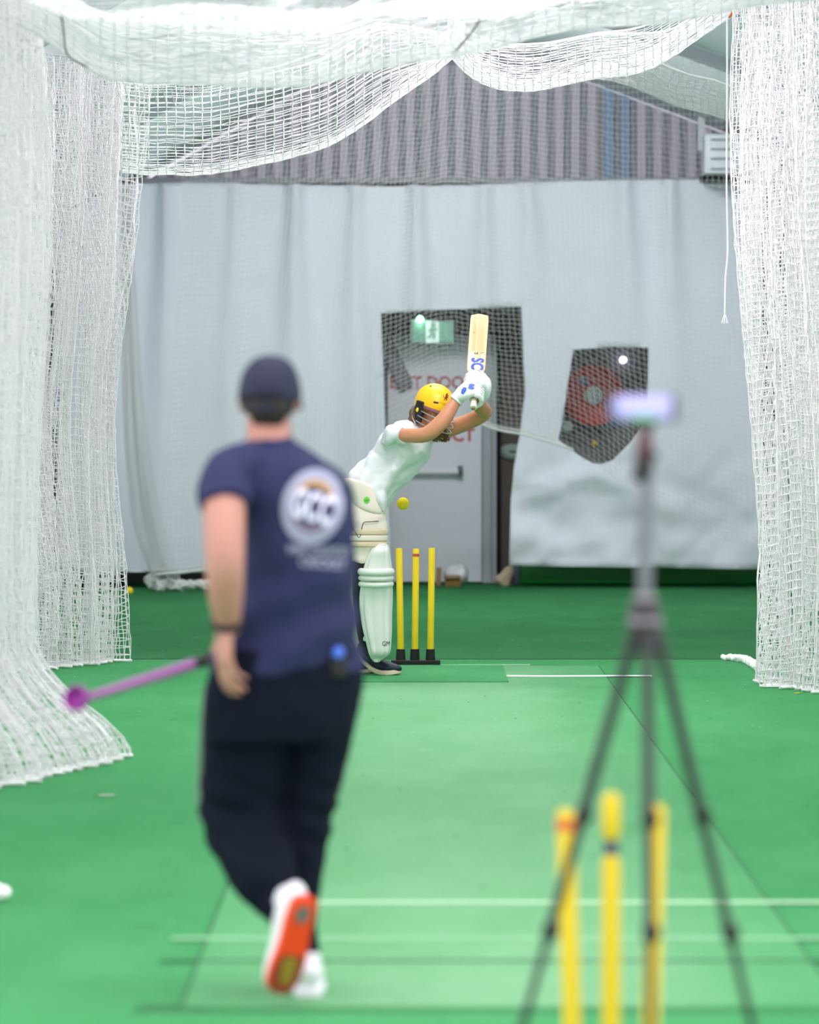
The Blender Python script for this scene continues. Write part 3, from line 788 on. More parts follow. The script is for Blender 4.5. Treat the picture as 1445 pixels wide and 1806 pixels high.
# hanging rope and its coloured tie
rp = [W(1283, 34, 30), W(1283, 150, 30), W(1282, 320, 30), W(1284, 440, 30), W(1280, 490, 30), W(1279, 553, 30)]
rpo = thing('hanging_rope', tuple(rp[-1]), 'thin white rope hanging down beside the net on the right side', 'rope')
rope('cord', rp, .006, M['net'], rpo)
fr = Acc()
for k in range(7):
    a = k * .9; fr.tube([rp[-1], rp[-1] + Vector((.012 * math.cos(a), .012 * math.sin(a), -.03)), rp[-1] + Vector((.02 * math.cos(a), .02 * math.sin(a), -.06))], [.0025] * 3, n=6)
fr.build('frayed_end', M['net'], rpo)
tag(rope('cord_tie', [W(1296, 18, 29.5), W(1291, 24, 29.5), W(1287, 30, 29.6), W(1290, 26, 29.4)], .008, mat('orange_cord', 'ef7a3a', .7), None), 'orange cord tie knotted at the top corner of the net', 'tie')
# ---------------------------------------------------------------- people: shared builders
def add_head(a, c, R, s=1.0):
    """c = centre of the head, R = columns right/forward/up."""
    def p(x, y, z): return c + R @ Vector((x, y, z)) * s
    def e(x, y, z, rx, ry, rz): a.ell(p(x, y, z), (rx * s, ry * s, rz * s), R)
    e(0, -.012, .035, .075, .095, .082)
    a.tube([p(0, .012, .05), p(0, .022, -.01), p(0, .034, -.06), p(0, .042, -.095)], [(.070 * s, .080 * s), (.066 * s, .075 * s), (.054 * s, .058 * s), (.034 * s, .040 * s)], R @ Vector((0, 1, 0)), n=24)
    e(0, .078, -.098, .024, .018, .018)                      # chin
    a.tube([p(0, .088, .030), p(0, .104, .002), p(0, .112, -.018)], [.009 * s, .012 * s, .015 * s], R @ Vector((0, 1, 0)), n=12)
    for sx in (-1, 1):
        e(sx * .011, .100, -.022, .009, .010, .008)          # nostrils
        e(sx * .034, .082, .036, .024, .010, .008)           # brow
        e(sx * .040, .072, -.012, .022, .016, .018)          # cheek
        e(sx * .079, -.008, -.004, .010, .020, .032); e(sx * .084, -.016, .006, .008, .018, .022); e(sx * .079, .0, -.03, .008, .010, .010)
    e(0, .091, -.050, .024, .010, .007); e(0, .089, -.061, .020, .010, .008)
    return p

def add_hand(a, wrist, R, s=1.0, curl=(0.35, 0.4, 0.45, 0.5), thumb_side=1, spread=.06):
    """R columns: across (thumb side positive), towards the fingers, back of the hand."""
    X, Y, Z = [R @ Vector(v) for v in ((1, 0, 0), (0, 1, 0), (0, 0, 1))]
    X = X * thumb_side
    def p(x, y, z): return wrist + (X * x + Y * y + Z * z) * s
    a.tube([p(0, -.03, 0), p(0, .0, 0), p(.002, .035, 0), p(0, .07, .002), p(-.002, .095, 0)],
           [(.021 * s, .028 * s), (.020 * s, .030 * s), (.017 * s, .040 * s), (.015 * s, .043 * s), (.011 * s, .040 * s)], X, n=20)
    a.tube([p(.022, .018, -.010), p(.038, .045, -.016)], [.020 * s, .017 * s], X, n=12, sub=1)
    L = [(.043, .027, .022), (.047, .030, .023), (.044, .028, .022), (.034, .021, .019)]
    for i, bx in enumerate((.030, .010, -.011, -.031)):
        d = (Y + X * (spread * (1.5 - i) / 1.5)).normalized(); q = p(bx, .088 - (.006 if i == 3 else 0), 0); pts = [q - d * .02 * s, q]; c = curl[i]; tot = 0
        for j, l in enumerate(L[i]):
            tot += c * (0.8 if j == 0 else 1.0)
            q = q + (d * math.cos(tot) - Z * math.sin(tot)) * l * s; pts.append(q)
        r0 = (.0095 if i < 3 else .0082) * s
        a.tube(pts, [r0, r0 * 1.04, r0 * .95, r0 * .88, r0 * .72], X, n=12, sub=3)
    a.tube([p(.020, .012, -.006), p(.044, .042, -.014), p(.058, .070, -.022), p(.060, .098, -.032)], [.015 * s, .0135 * s, .011 * s, .0085 * s], X, n=12, sub=3)

SHOE = [(0.0, .024, .060, .0), (.015, .032, .078, .0), (.05, .036, .088, .0), (.085, .037, .092, .0), (.12, .037, .082, .002), (.16, .041, .066, .004), (.20, .046, .054, .003), (.235, .045, .044, .0), (.265, .036, .034, -.004), (.285, .020, .022, -.006)]
def build_shoe(parent, name, heel, R, s, m_up, m_sole, sole_t=.024, bend=0.0):
    """R columns: right, forward (toe), up; heel = heel point at the very bottom. bend lifts the heel about the ball."""
    def p(x, y, z):
        if bend and y < .19:
            a = bend * ((.19 - y) / .19) ** 1.0; z = z + (.19 - y) * math.sin(a)
        return heel + R @ Vector((x, y, z)) * s
    a = Acc(); X = R @ Vector((1, 0, 0))
    a.tube([p(xo, t, sole_t + h * .5 - .006) for t, w, h, xo in SHOE], [(h * .5 * s + .004, w * s) for t, w, h, xo in SHOE], X, n=24, sub=3, power=2.3, cap=.3)
    a.tube([p(0, .045, .07), p(0, .048, .115)], [(.042 * s, .036 * s), (.040 * s, .034 * s)], X, n=24, sub=1, cap=.1)
    sh = a.build(name, m_up, parent, voxel=.006, smooth=3)
    b = Acc(); vs, fs = [], []; n = len(SHOE)
    prof = []
    for k in range(25):
        t = .288 * k / 24; w = float(np.interp(t, [q[0] for q in SHOE], [q[1] for q in SHOE])) + .005; xo = float(np.interp(t, [q[0] for q in SHOE], [q[3] for q in SHOE]))
        if k in (0, 24): w *= .5
        prof.append((t - .006 + .004 * (k == 24), w, xo))
    for t, w, xo in prof:
        rise = .012 * max(0, (t - .22) / .07) ** 2
        vs += [p(xo - w, t, 0 + rise), p(xo + w, t, 0 + rise), p(xo + w * .97, t, sole_t + rise), p(xo - w * .97, t, sole_t + rise)]
    for i in range(len(prof) - 1):
        for k in range(4): fs.append((i * 4 + k, i * 4 + (k + 1) % 4, i * 4 + 4 + (k + 1) % 4, i * 4 + 4 + k))
    fs += [(3, 2, 1, 0), tuple(len(vs) - 4 + k for k in range(4))]
    b.add(vs, fs); so = b.build('sole', m_sole, sh, bevel=.004)
    return sh, so, p

def hwr(px, s): return px / s

# ---------------------------------------------------------------- the bowler
BD = 13.8; BS = FPX / BD
def B(px, py, dy=0.0): return W(px, py, BD + dy)
bowler = thing('person', tuple(floor_at(545, 1755)), 'person in navy cap, t-shirt and dark trousers walking away beside the camera tripod', 'person')
YAW = math.radians(28)
across = Vector((math.cos(YAW), math.sin(YAW), 0))        # towards his right shoulder
backv = Vector((math.sin(YAW), -math.cos(YAW), 0))
def trow(px0, px1, thick):
    """rings of a trunk seen from behind, as half widths along 'across' and thickness."""
    hw = (px1 - px0) / 2 / BS
    ru = math.sqrt(max(.0004, hw * hw - (thick * math.sin(YAW)) ** 2)) / math.cos(YAW)
    return (thick, ru)
TOR = [(1185, 372, 638, .128), (1140, 388, 634, .125), (1090, 408, 629, .120), (1040, 422, 626, .118), (980, 430, 627, .122), (920, 424, 621, .128), (870, 402, 609, .128), (830, 380, 590, .115), (806, 398, 566, .092), (788, 428, 536, .070), (774, 440, 516, .062)]
def tor_pts(rows, dz=0): return [B((a + b) / 2, y, 0) for y, a, b, t in rows]
# body (skin): trunk, neck, head, both arms and hands, legs -- one surface
a = Acc()
body_rows = [(y, l + 14, r - 14, t - .02) for y, l, r, t in TOR if y > 810]
a.tube([B((l + r) / 2, y) for y, l, r, t in body_rows], [trow(l, r, t) for y, l, r, t in body_rows], across, n=32, cap=.05, frame=(across.cross(Vector((0, 0, 1))), across, (0, 0, 1)))
a.tube([B(492, 840, .0), B(480, 800, .0), B(474, 765, .02), B(474, 735, .04)], [(.075, .080), (.066, .068), (.060, .062), (.058, .060)], across, n=24)
Rb = Matrix((Vector((math.cos(-.12), math.sin(-.12), 0)), Vector((-math.sin(-.12), math.cos(-.12), 0)), Vector((0, 0, 1)))).transposed()
hc = B(475, 706, .045)
add_head(a, hc, Rb, .95)
L_sh, L_el, L_wr = B(398, 838, -.10), B(397, 985, -.27), B(401, 1096, -.20)
a.tube([B(420, 830, -.08), L_sh, B(396, 905, -.20), L_el, B(398, 1040, -.25), L_wr, B(401, 1112, -.2)], [.050, .054, .058, .054, .050, .037, .034], (0, 1, 0), n=24)
Yh = (B(402, 1210, -.23) - L_wr).normalized(); Zh = Vector((-.85, -.45, .0)); Zh = (Zh - Yh * Zh.dot(Yh)).normalized(); Xh = Yh.cross(Zh)
add_hand(a, B(396, 1108, -.2), Matrix((Xh, Yh, Zh)).transposed(), 1.06, curl=(.30, .36, .42, .48), thumb_side=1 if (Xh.y > 0) else -1)
R_sh, R_el, R_wr = B(578, 848, .14), B(590, 1010, .30), B(430, 1132, .30)
a.tube([B(562, 880, .12), B(578, 885, .16), B(588, 930, .22), R_el, B(500, 1080, .33), R_wr], [.044, .048, .050, .047, .042, .031], (0, 1, 0), n=24)
grip0, grip1 = B(412, 1148, .27), B(348, 1170, .27)
Yh2 = (B(385, 1158, .27) - R_wr).normalized(); Zh2 = Vector((0, .9, .35)); Zh2 = (Zh2 - Yh2 * Zh2.dot(Yh2)).normalized(); Xh2 = Yh2.cross(Zh2)
add_hand(a, R_wr, Matrix((Xh2, Yh2, Zh2)).transposed(), .98, curl=(.9, .95, 1.0, 1.05), thumb_side=1)
# legs inside the trousers
LK, LA = B(420, 1445, .10), W(508, 1632, 13.58)
RK, RA = B(552, 1440, .12), W(540, 1700, 13.86)
a.tube([B(440, 1200, 0), B(432, 1320, .04), B(431, 1440, .06), W(466, 1545, 13.72), W(509, 1608, 13.60)], [.075, .070, .050, .042, .032], (0, 1, 0), n=20)
a.tube([B(560, 1200, .05), B(560, 1320, .08), B(543, 1440, .09), B(532, 1570, .06), W(536, 1705, 13.84)], [.075, .060, .044, .036, .030], (0, 1, 0), n=20)
body = a.build('body', M['skin'], bowler, voxel=.0055, smooth=4)
# hair at the nape
a = Acc(); a.ell(hc + Vector((0, -.016, -.002)), (.075, .084, .066), Rb)
a.tube([hc + Vector((.0, -.075, .01)), hc + Vector((0, -.08, -.035)), hc + Vector((0, -.066, -.066))], [(.03, .058), (.026, .055), (.012, .042)], (1, 0, 0), n=20)
a.build('hair', M['hair_dark'], bowler, voxel=.006, smooth=2, fold=lambda p: .003 * noise.noise(p * 60))
# cap
a = Acc(); vs, fs = [], []; nr, nt = 14, 40
cc = B(476, 700, .04)
for i in range(nr + 1):
    ph = math.pi / 2 * i / nr
    for k in range(nt):
        t = 2 * math.pi * k / nt
        x, y, z = .085 * math.cos(t) * math.sin(ph) ** .8, .108 * math.sin(t) * math.sin(ph) ** .8, .122 * math.cos(ph) ** .9
        if i == nr and math.sin(t) < -.55: z += .022 * ((-math.sin(t) - .55) / .45) ** .6          # opening over the strap
        vs.append(cc + Rb @ Vector((x, y, z - .008 + .10 * y)))
for i in range(nr):
    for k in range(nt): fs.append((i * nt + k, i * nt + (k + 1) % nt, (i + 1) * nt + (k + 1) % nt, (i + 1) * nt + k))
a.add(vs, fs); cap = a.build('cap', M['navy_cap'], bowler, solid=.005)
a = Acc(); vs, fs = [], []
for i in range(7):
    for k in range(17):
        t = math.radians(18 + 144 * k / 16); r = 1 + .62 * i / 6 * math.sin((t - math.radians(18)) / math.radians(144) * math.pi) ** .6
        vs.append(cc + Rb @ Vector((.081 * math.cos(t) * (1 + .12 * i / 6), .103 * math.sin(t) * r, -.010 - .02 * (i / 6) ** 2 - .018 * (i / 6) * abs(math.cos(t)) + .012)))
for i in range(6):
    for k in range(16): fs.append((i * 17 + k, i * 17 + k + 1, i * 17 + 18 + k, i * 17 + 17 + k))
a.add(vs, fs); a.build('brim', M['navy_cap'], cap, solid=.004)
a = Acc(); a.lathe(cc + Vector((0, 0, .104)), [(0, 0), (.008, 0), (.006, .006), (0, .006)], 12); a.build('button', M['navy_cap'], cap)
a = Acc(); sp_ = [cc + Rb @ Vector((.0815 * math.cos(t), .102 * math.sin(t), -.020 + .1 * .1 * math.sin(t))) for t in np.linspace(math.radians(215), math.radians(325), 12)]
a.tube(sp_, [(.003, .009)] * 12, (0, 0, 1), n=10, sub=1); a.build('strap', M['navy_cap'], cap)
# t-shirt: trunk and sleeves
a = Acc()
a.tube([B((l + r) / 2, y) for y, l, r, t in TOR], [trow(l, r, t) for y, l, r, t in TOR], across, n=36, cap=.05, frame=(across.cross(Vector((0, 0, 1))), across, (0, 0, 1)))
a.tube([B(450, 815, -.05), B(408, 832, -.10), B(396, 850, -.13), B(397, 893, -.19)], [.070, .075, .074, .070], (0, 1, 0), n=28, cap=.05)
a.tube([B(548, 838, .06), B(578, 862, .14), B(586, 905, .2), B(590, 940, .23)], [.056, .064, .068, .068], (0, 1, 0), n=28, cap=.05)
def shirt_fold(p):
    f = .009 * noise.noise((p.x * 7 + p.z * 5, p.y * 5, p.z * 9)) + .005 * noise.noise((p.x * 16, p.y * 16, p.z * 13))
    low_ = max(0, min(1, (1.25 - p.z) / .25))
    q = (p.x - B(430, 900).x) * .62 - (p.z - 1.2) * 1.0
    return f + low_ * .011 * math.sin(q * 42 + 3 * noise.noise(p * 4))
shirt = a.build('t_shirt', M['navy'], bowler, voxel=.0075, smooth=4, fold=shirt_fold)
# collar rib
a = Acc(); a.tube([B(474 + 40 * math.cos(t), 778 - 3 * math.sin(t) * 0 - 4 * math.cos(t), -.068 * math.sin(t) * .9 + .012) for t in np.linspace(0, 2 * math.pi, 25)], [.007] * 25, (0, 0, 1), n=8, sub=1)
a.build('collar', M['navy'], shirt)
# printed emblem on the back and lettering below it
def em(ang_, cx_, cy_):
    ca_, sa_ = math.cos(ang_), math.sin(ang_)
    return lambda x, y: W(cx_ + x * ca_ + y * sa_, cy_ + x * sa_ - y * ca_, BD - 1.0)
E = em(math.radians(-14) * -1, 552, 893)
def pe(name, shp, m, lift=.003, place=E): return print_on(shirt, name, shp[0], shp[1], place, None, m, lift)
pe('emblem_disc', ellipse_shape(0.02, 1, nr=8, ex=40, ey=50), M['navy'], .0025)
pe('emblem_ring', ellipse_shape(.70, 1, nr=4, nt=64, ex=55, ey=68), M['emblem_grey'])
pe('emblem_arc', ellipse_shape(.78, .99, math.radians(35), math.radians(160), 4, 32, 39, 48), M['emblem_gold'], .004)
pe('emblem_arc', ellipse_shape(.70, .99, math.radians(205), math.radians(335), 4, 32, 39, 48), M['emblem_mauve'], .004)
t_ = text_shape('GCC', 74, 54, .035); pe('emblem_letters', t_, M['emblem_white'], .006)
t_ = text_shape('WEST COUNTRY', 112, 17, .03); pe('lettering', t_, M['emblem_grey'], .004, em(math.radians(3), 562, 971))
t_ = text_shape('CRICKET', 84, 17, .03); pe('lettering', t_, M['emblem_grey'], .004, em(math.radians(4), 570, 993))
# trousers
a = Acc()
TR = [(1140, 392, 630, .118), (1175, 374, 638, .130), (1215, 362, 640, .135), (1260, 358, 634, .138), (1310, 362, 618, .125)]
a.tube([B((l + r) / 2, y, .0) for y, l, r, t in TR], [trow(l, r, t) for y, l, r, t in TR], across, n=36, frame=(across.cross(Vector((0, 0, 1))), across, (0, 0, 1)))
a.tube([B(446, 1215, -.02), B(436, 1300, .02), B(431, 1390, .05), B(431, 1440, .06), B(444, 1490, -.0), B(468, 1550, -.09), B(490, 1586, -.13), W(503, 1606, 13.62), W(508, 1618, 13.60)],
       [(.115, .130), (.118, .124), (.112, .122), (.108, .123), (.098, .112), (.080, .088), (.064, .064), (.055, .050), (.050, .046)], (1, 0, 0), n=28)
a.tube([B(566, 1215, .05), B(562, 1300, .07), B(548, 1400, .09), B(540, 1470, .08), B(533, 1540, .06), B(530, 1610, .05), W(533, 1680, 13.84), W(537, 1712, 13.84)],
       [(.120, .110), (.115, .094), (.100, .078), (.092, .072), (.080, .058), (.068, .050), (.060, .048), (.056, .046)], (1, 0, 0), n=28)
def tr_fold(p):
    k = math.exp(-((p.z - .50) / .12) ** 2)
    return .010 * noise.noise((p.x * 8, p.y * 8, p.z * 6)) + k * .005 * math.sin(p.z * 75 + p.x * 30) + .004 * noise.noise(p * 22)
trou = a.build('trousers', M['trouser'], bowler, voxel=.008, smooth=4, fold=tr_fold)
for px_a, px_b, dd in ((360, 352, -.02),):
    rope('side_piping', [B(361, 1215, .0), B(355, 1290, .03), B(351, 1380, .05), B(352, 1445, .05)], .004, mat('piping', '8d7f86', .8), trou)
rope('side_piping', [B(636, 1230, .06), B(620, 1300, .08), B(598, 1400, .09)], .004, M['emblem_mauve'], trou)
# shoes
heel, toe = W(541, 1592, 13.50), W(492, 1768, 13.57)
F_ = (toe - heel).normalized(); N_ = Vector((.50, -.86, -.05)); N_ = (N_ - F_ * N_.dot(F_)).normalized(); U_ = -N_; R_ = F_.cross(U_)
Rs = Matrix((R_, F_, U_)).transposed()
toe_shift = Vector((0, 0, max(0, .017 - toe.z)))
shoe, sole, sp = build_shoe(bowler, 'shoe', heel + N_ * 0.0 + toe_shift, Rs, 1.0, M['shoe_white'], M['orange'])
shoe['label'] = 'raised white shoe with an orange sole'
def plate(pts, m, name, t=.004):
    a = Acc(); vs = [sp(x, y, -t) for x, y in pts] + [sp(x, y, .002) for x, y in pts]; n = len(pts)
    a.add(vs, [tuple(range(n)), tuple(range(2 * n - 1, n - 1, -1))] + [(i, (i + 1) % n, n + (i + 1) % n, n + i) for i in range(n)])
    return a.build(name, m, sole, shade=False)
plate([(.022 * math.cos(t), .045 + .026 * math.sin(t)) for t in np.linspace(0, 2 * math.pi, 20, False)], M['greyrub'], 'heel_tread')
plate([(-.030, .165), (.036, .165), (.047, .20), (.046, .24), (.034, .268), (.012, .283), (-.018, .280), (-.036, .262), (-.045, .23), (-.044, .20)], M['rust'], 'forefoot_tread')
plate([(-.018, .172), (.018, .172), (.022, .205), (.014, .25), (-.012, .25), (-.022, .205)], M['olive'], 'forefoot_tread', .006)
fwd2 = Vector((-.05, 1, 0)).normalized(); R2 = Matrix((fwd2.cross(Vector((0, 0, 1))), fwd2, Vector((0, 0, 1)))).transposed()
h2 = floor_at(545, 1764); h2.z = .0045
build_shoe(bowler, 'shoe', h2, R2, 1.0, M['shoe_white'], M['shoe_white'])[0]['label'] = 'planted white shoe'
# wristband
a = Acc(); cw = B(401, 1099, -.2); fw = (L_wr - L_el).normalized(); uw = Vector((1, 0, 0)); uw = (uw - fw * uw.dot(fw)).normalized(); vw = uw.cross(fw)
a.tube([cw + uw * .042 * math.cos(t) + vw * .042 * math.sin(t) for t in np.linspace(0, 2 * math.pi, 25)], [(.005, .011)] * 25, fw, n=8, sub=1)
a.build('wristband', M['black_rubber'], bowler)
# clip-on pack at the waist
tree = world_bvh(shirt); p0 = W(597, 1158, BD - 1); hit = tree.ray_cast(p0, (p0 - Vector((0, 0, CAM_H))).normalized())[0] or B(597, 1158, -.12)
pk = thing('wireless_pack', (hit.x, hit.y - .02, hit.z - .05), 'small black pack with a blue button clipped to the waistband', 'wireless pack')
Acc().box((hit.x, hit.y - .008, hit.z - .022), (.046, .03, .075)).build('case', M['tripod_dark'], pk, bevel=.008)
Acc().lathe((hit.x, hit.y - .022, hit.z + .012), [(0, 0), (.017, 0), (.017, .006), (.013, .010), (0, .010)], 24, (0, -1, .15)).build('blue_button', M['blue_button'], pk)
# side-arm ball thrower
st = thing('ball_thrower', tuple(grip0), 'purple side-arm ball thrower sticking out past the walking person', 'ball thrower')
cupc = B(133, 1237, .27)
ax_ = (cupc - grip0).normalized()
Acc().tube([grip0, grip0.lerp(grip1, .5), grip1], [.017, .019, .016], (0, 0, 1), n=16).build('grip', M['tripod_dark'], st)
e_ = cupc - ax_ * .03
Acc().tube([grip1, grip1.lerp(e_, .5), e_], [(.012, .015), (.011, .013), (.010, .010)], (0, 0, 1), n=16).build('shaft', M['purple'], st)
cp_ = Acc(); pr_ = [(0.0, .0)] + [(.037 * math.sin(t), .037 * (1 - math.cos(t))) for t in np.linspace(.15, 1.85, 12)]
pr_ += [(.033 * math.sin(t), .037 - .033 * math.cos(t)) for t in np.linspace(1.85, .15, 12)] + [(0.0, .004)]
cp_.lathe(cupc + Vector((.02, .028, .0)), pr_, 28, (-.45, -.85, .25)); cp_.build('cup', M['purple_deep'], st, shade='auto')
# ---------------------------------------------------------------- the batter
HD = 29.9; HS = FPX / HD
def H(px, py, dy=0.0): return W(px, py, HD + dy)
batter = thing('person', tuple(floor_at(680, 1190)), 'person in yellow helmet and white shirt leaning forward with a bat raised', 'person')
# helmet and head directions
hf = Vector((.56, -.74, -.30)).normalized(); hu = Vector((.22, .0, 1)); hu = (hu - hf * hu.dot(hf)).normalized(); hrt = hf.cross(hu)
Rh = Matrix((hrt, hf, hu)).transposed()
hcen = H(764, 722, -.05)
HB_A, HB_B = H(835, 720, -.42), H(846.5, 557, .20)     # bat: handle end, toe
baxis = (HB_B - HB_A).normalized(); blen = (HB_B - HB_A).length
e1 = Vector((1, 0, 0)); e1 = (e1 - baxis * e1.dot(baxis)).normalized(); e2 = -baxis.cross(e1)
if e2.z < 0: e2 = -e2
def bp_(f, r=0.0, th=0.0): return HB_A + baxis * f + e1 * (r * math.cos(th)) + e2 * (r * math.sin(th))
R_sh, R_el = H(689, 770, -.17), H(752, 766, -.36)
G1, G2 = .105, .205                                      # glove centres along the bat
R_wr = bp_(G1, .052, math.radians(130)) + (e1 * math.sin(math.radians(130)) * -1 + e2 * math.cos(math.radians(130))) * .068
L_sh, L_el = H(752, 764, .18), H(853, 730, .10)
th2 = math.radians(-25)
L_wr = bp_(G2, .052, th2) + (e1 * math.sin(th2) - e2 * math.cos(th2)) * .09
a = Acc()
STOR = [(645, 872, 40, .150), (660, 850, 40, .148), (682, 826, 40, .150), (702, 800, 42, .168), (720, 780, 42, .180), (733, 765, 34, .150), (742, 752, 24, .085)]
a.tube([H(x, y) for x, y, h, d in STOR[:-1]], [(h / HS - .032, d - .034) for x, y, h, d in STOR[:-1]], (0, 1, 0), n=28, cap=.05)
a.tube([H(728, 766, 0), H(744, 748, -.01), H(756, 730, -.03)], [.070, .058, .056], (0, 1, 0), n=20)
add_head(a, hcen, Rh, 1.0)
a.tube([H(705, 772, -.10), R_sh, H(716, 768, -.26), R_el, H(782, 741, -.37), R_wr.lerp(R_el, .12), R_wr], [.036, .040, .042, .046, .046, .034, .030], (0, 1, 0), n=20)
a.tube([H(735, 768, .10), L_sh, H(805, 752, .17), L_el, L_el.lerp(L_wr, .5), L_wr], [.058, .058, .050, .046, .044, .030], (0, 1, 0), n=20)
# palms inside the gloves
RH, RK, RA = H(637, 885, -.08), H(652, 1005, -.10), H(652, 1150, -.02)
LH, LK, LA = H(634, 885, .12), H(628, 1008, .16), H(612, 1148, .25)
a.tube([RH, RH.lerp(RK, .5), RK, H(648, 1060, -.06), RA], [.090, .082, .058, .054, .038], (0, 1, 0), n=20)
a.tube([LH, LH.lerp(LK, .5), LK, H(618, 1060, .2), LA], [.090, .082, .058, .054, .038], (0, 1, 0), n=20)
for cf, th0, sg in ((G1, 130, -1), (G2, -25, 1)):
    th = math.radians(th0)
    a.tube([bp_(cf, .052, th) - (e1 * math.sin(th) - e2 * math.cos(th)) * (-.06 if sg > 0 else .06), bp_(cf, .040, th), bp_(cf, .040, th + sg * .8)], [(.016, .032), (.016, .040), (.013, .038)], baxis, n=16)
    for i in range(4):
        o = (i - 1.5) * .019
        a.tube([bp_(cf + o, .034, th + sg * q) for q in (.9, 1.6, 2.4, 3.2, 3.9)], [.009, .009, .0085, .008, .006], baxis, n=10)
    a.tube([bp_(cf + .045, .040, th - sg * .2), bp_(cf + .05, .032, th - sg * 1.0), bp_(cf + .045, .028, th - sg * 1.8)], [.012, .011, .009], baxis, n=10)
hbody = a.build('body', M['skin_tan'], batter, voxel=.0055, smooth=3)
def hp(x, y, z): return hcen + Rh @ Vector((x, y, z))
for sx in (-1, 1):
    Acc().ell(hp(sx * .032, .079, .016), (.012, .012, .010), Rh).build('eye', M['white'], batter)
# hair: shoulder length strands behind the ear and curls under the chin
a = Acc()
for i in range(26):
    t = random.random(); sx = random.choice((-1, 1, 1)); y0 = -.02 - .08 * t
    q = [hp(sx * (.080 - .03 * t), y0, -.01), hp(sx * (.088 - .03 * t), y0 - .018, -.06)]
    base = q[-1]
    for k in range(1, 5):
        base = base + Vector((random.uniform(-.012, .008), random.uniform(-.012, .012), -.028)); q.append(base)
    a.tube(q, [.012, .013, .011, .009, .007, .003], (0, 1, 0), n=8, sub=3)
a.ell(hp(0, -.04, -.02), (.078, .075, .07), Rh)
a.build('hair', M['hair_brown'], batter)
a = Acc()
for i in range(34):
    c0 = H(random.uniform(757, 787), random.uniform(752, 766), random.uniform(-.16, .02)); q = [c0]; ph = random.uniform(0, 6)
    for k in range(1, 8): q.append(c0 + Vector((.010 * math.cos(ph + k * 1.5) + .004 * k * random.uniform(-.3, 1), .010 * math.sin(ph + k * 1.5), -.0065 * k)))
    a.tube(q, [.0042] * 7 + [.0018], (0, 1, 0), n=6, sub=3)
a.ell(H(771, 752, -.07), (.045, .06, .035))
a.build('curls', M['hair_brown'], batter, label='loose brown curls under the chin')
# helmet
a = Acc(); vs, fs = [], []; nr, nt = 18, 48
hm = hcen + Rh @ Vector((0, -.004, .040))
for i in range(nr + 1):
    ph = math.radians(110) * i / nr
    for k in range(nt):
        t = 2 * math.pi * k / nt
        x, y, z = .108 * math.cos(t) * math.sin(ph), .128 * math.sin(t) * math.sin(ph), .112 * math.cos(ph)
        if math.sin(t) < 0 and i > nr - 5: z -= .006 * (i - nr + 5) * (-math.sin(t))
        vs.append(hm + Rh @ Vector((x, y, z)))
for i in range(nr):
    for k in range(nt): fs.append((i * nt + k, i * nt + (k + 1) % nt, (i + 1) * nt + (k + 1) % nt, (i + 1) * nt + k))
a.add(vs, fs); helmet = a.build('helmet', M['yellow_helmet'], batter, solid=.006, label='yellow helmet with a dark red emblem')
def hh(x, y, z): return hm + Rh @ Vector((x, y, z))
a = Acc(); vs, fs = [], []
for i in range(6):
    for k in range(25):
        t = math.radians(8 + 164 * k / 24); s_ = math.sin((t - math.radians(8)) / math.radians(164) * math.pi) ** .7
        vs.append(hh(.108 * math.cos(t), .127 * math.sin(t) * (1 + .30 * i / 5 * s_), -.022 - .014 * i / 5))
for i in range(5):
    for k in range(24): fs.append((i * 25 + k, i * 25 + k + 1, i * 25 + 26 + k, i * 25 + 25 + k))
a.add(vs, fs); a.build('peak', M['maroon'], helmet, solid=.006)
for sx in (-1, 1):
    a = Acc(); a.tube([hh(sx * .109, .000, -.010), hh(sx * .108, .006, -.05), hh(sx * .098, .014, -.095), hh(sx * .088, .022, -.135)], [(.008, .034), (.010, .036), (.010, .034), (.008, .022)], Rh @ Vector((0, 1, 0)), n=16, power=3)
    a.build('ear_guard', M['tripod_dark'], helmet)
    a = Acc(); a.ell(hh(sx * .117, .006, -.062), (.005, .012, .014), Rh); a.build('yellow_badge', M['yellow'], helmet)
gr = []
for zz in (-.058, -.092, -.126):
    a = Acc(); a.tube([hh(sg * .112 * math.cos(t), .02 + (.165) * math.sin(t), zz - .006 * math.sin(t)) for sg, t in [(1, q) for q in np.linspace(0, math.pi, 17)]], [.0035] * 17, (0, 0, 1), n=8, sub=2)
    a.build('grille_bar', M['wire'], helmet)
a = Acc(); a.tube([hh(.113, -.03, -.04), hh(.118, -.034, -.075), hh(.112, -.02, -.118), hh(.10, .02, -.15)], [.0035] * 4, (0, 0, 1), n=8); a.build('grille_bar', M['wire'], helmet)
a = Acc(); a.tube([hh(-.113, -.03, -.04), hh(-.118, -.034, -.075), hh(-.112, -.02, -.118), hh(-.10, .02, -.15)], [.0035] * 4, (0, 0, 1), n=8); a.build('grille_bar', M['wire'], helmet)
def hplace(cx_, cy_, an=0.0):
    ca_, sa_ = math.cos(an), math.sin(an)
    return lambda x, y: W(cx_ + x * ca_ + y * sa_, cy_ + x * sa_ - y * ca_, HD - 1.5)
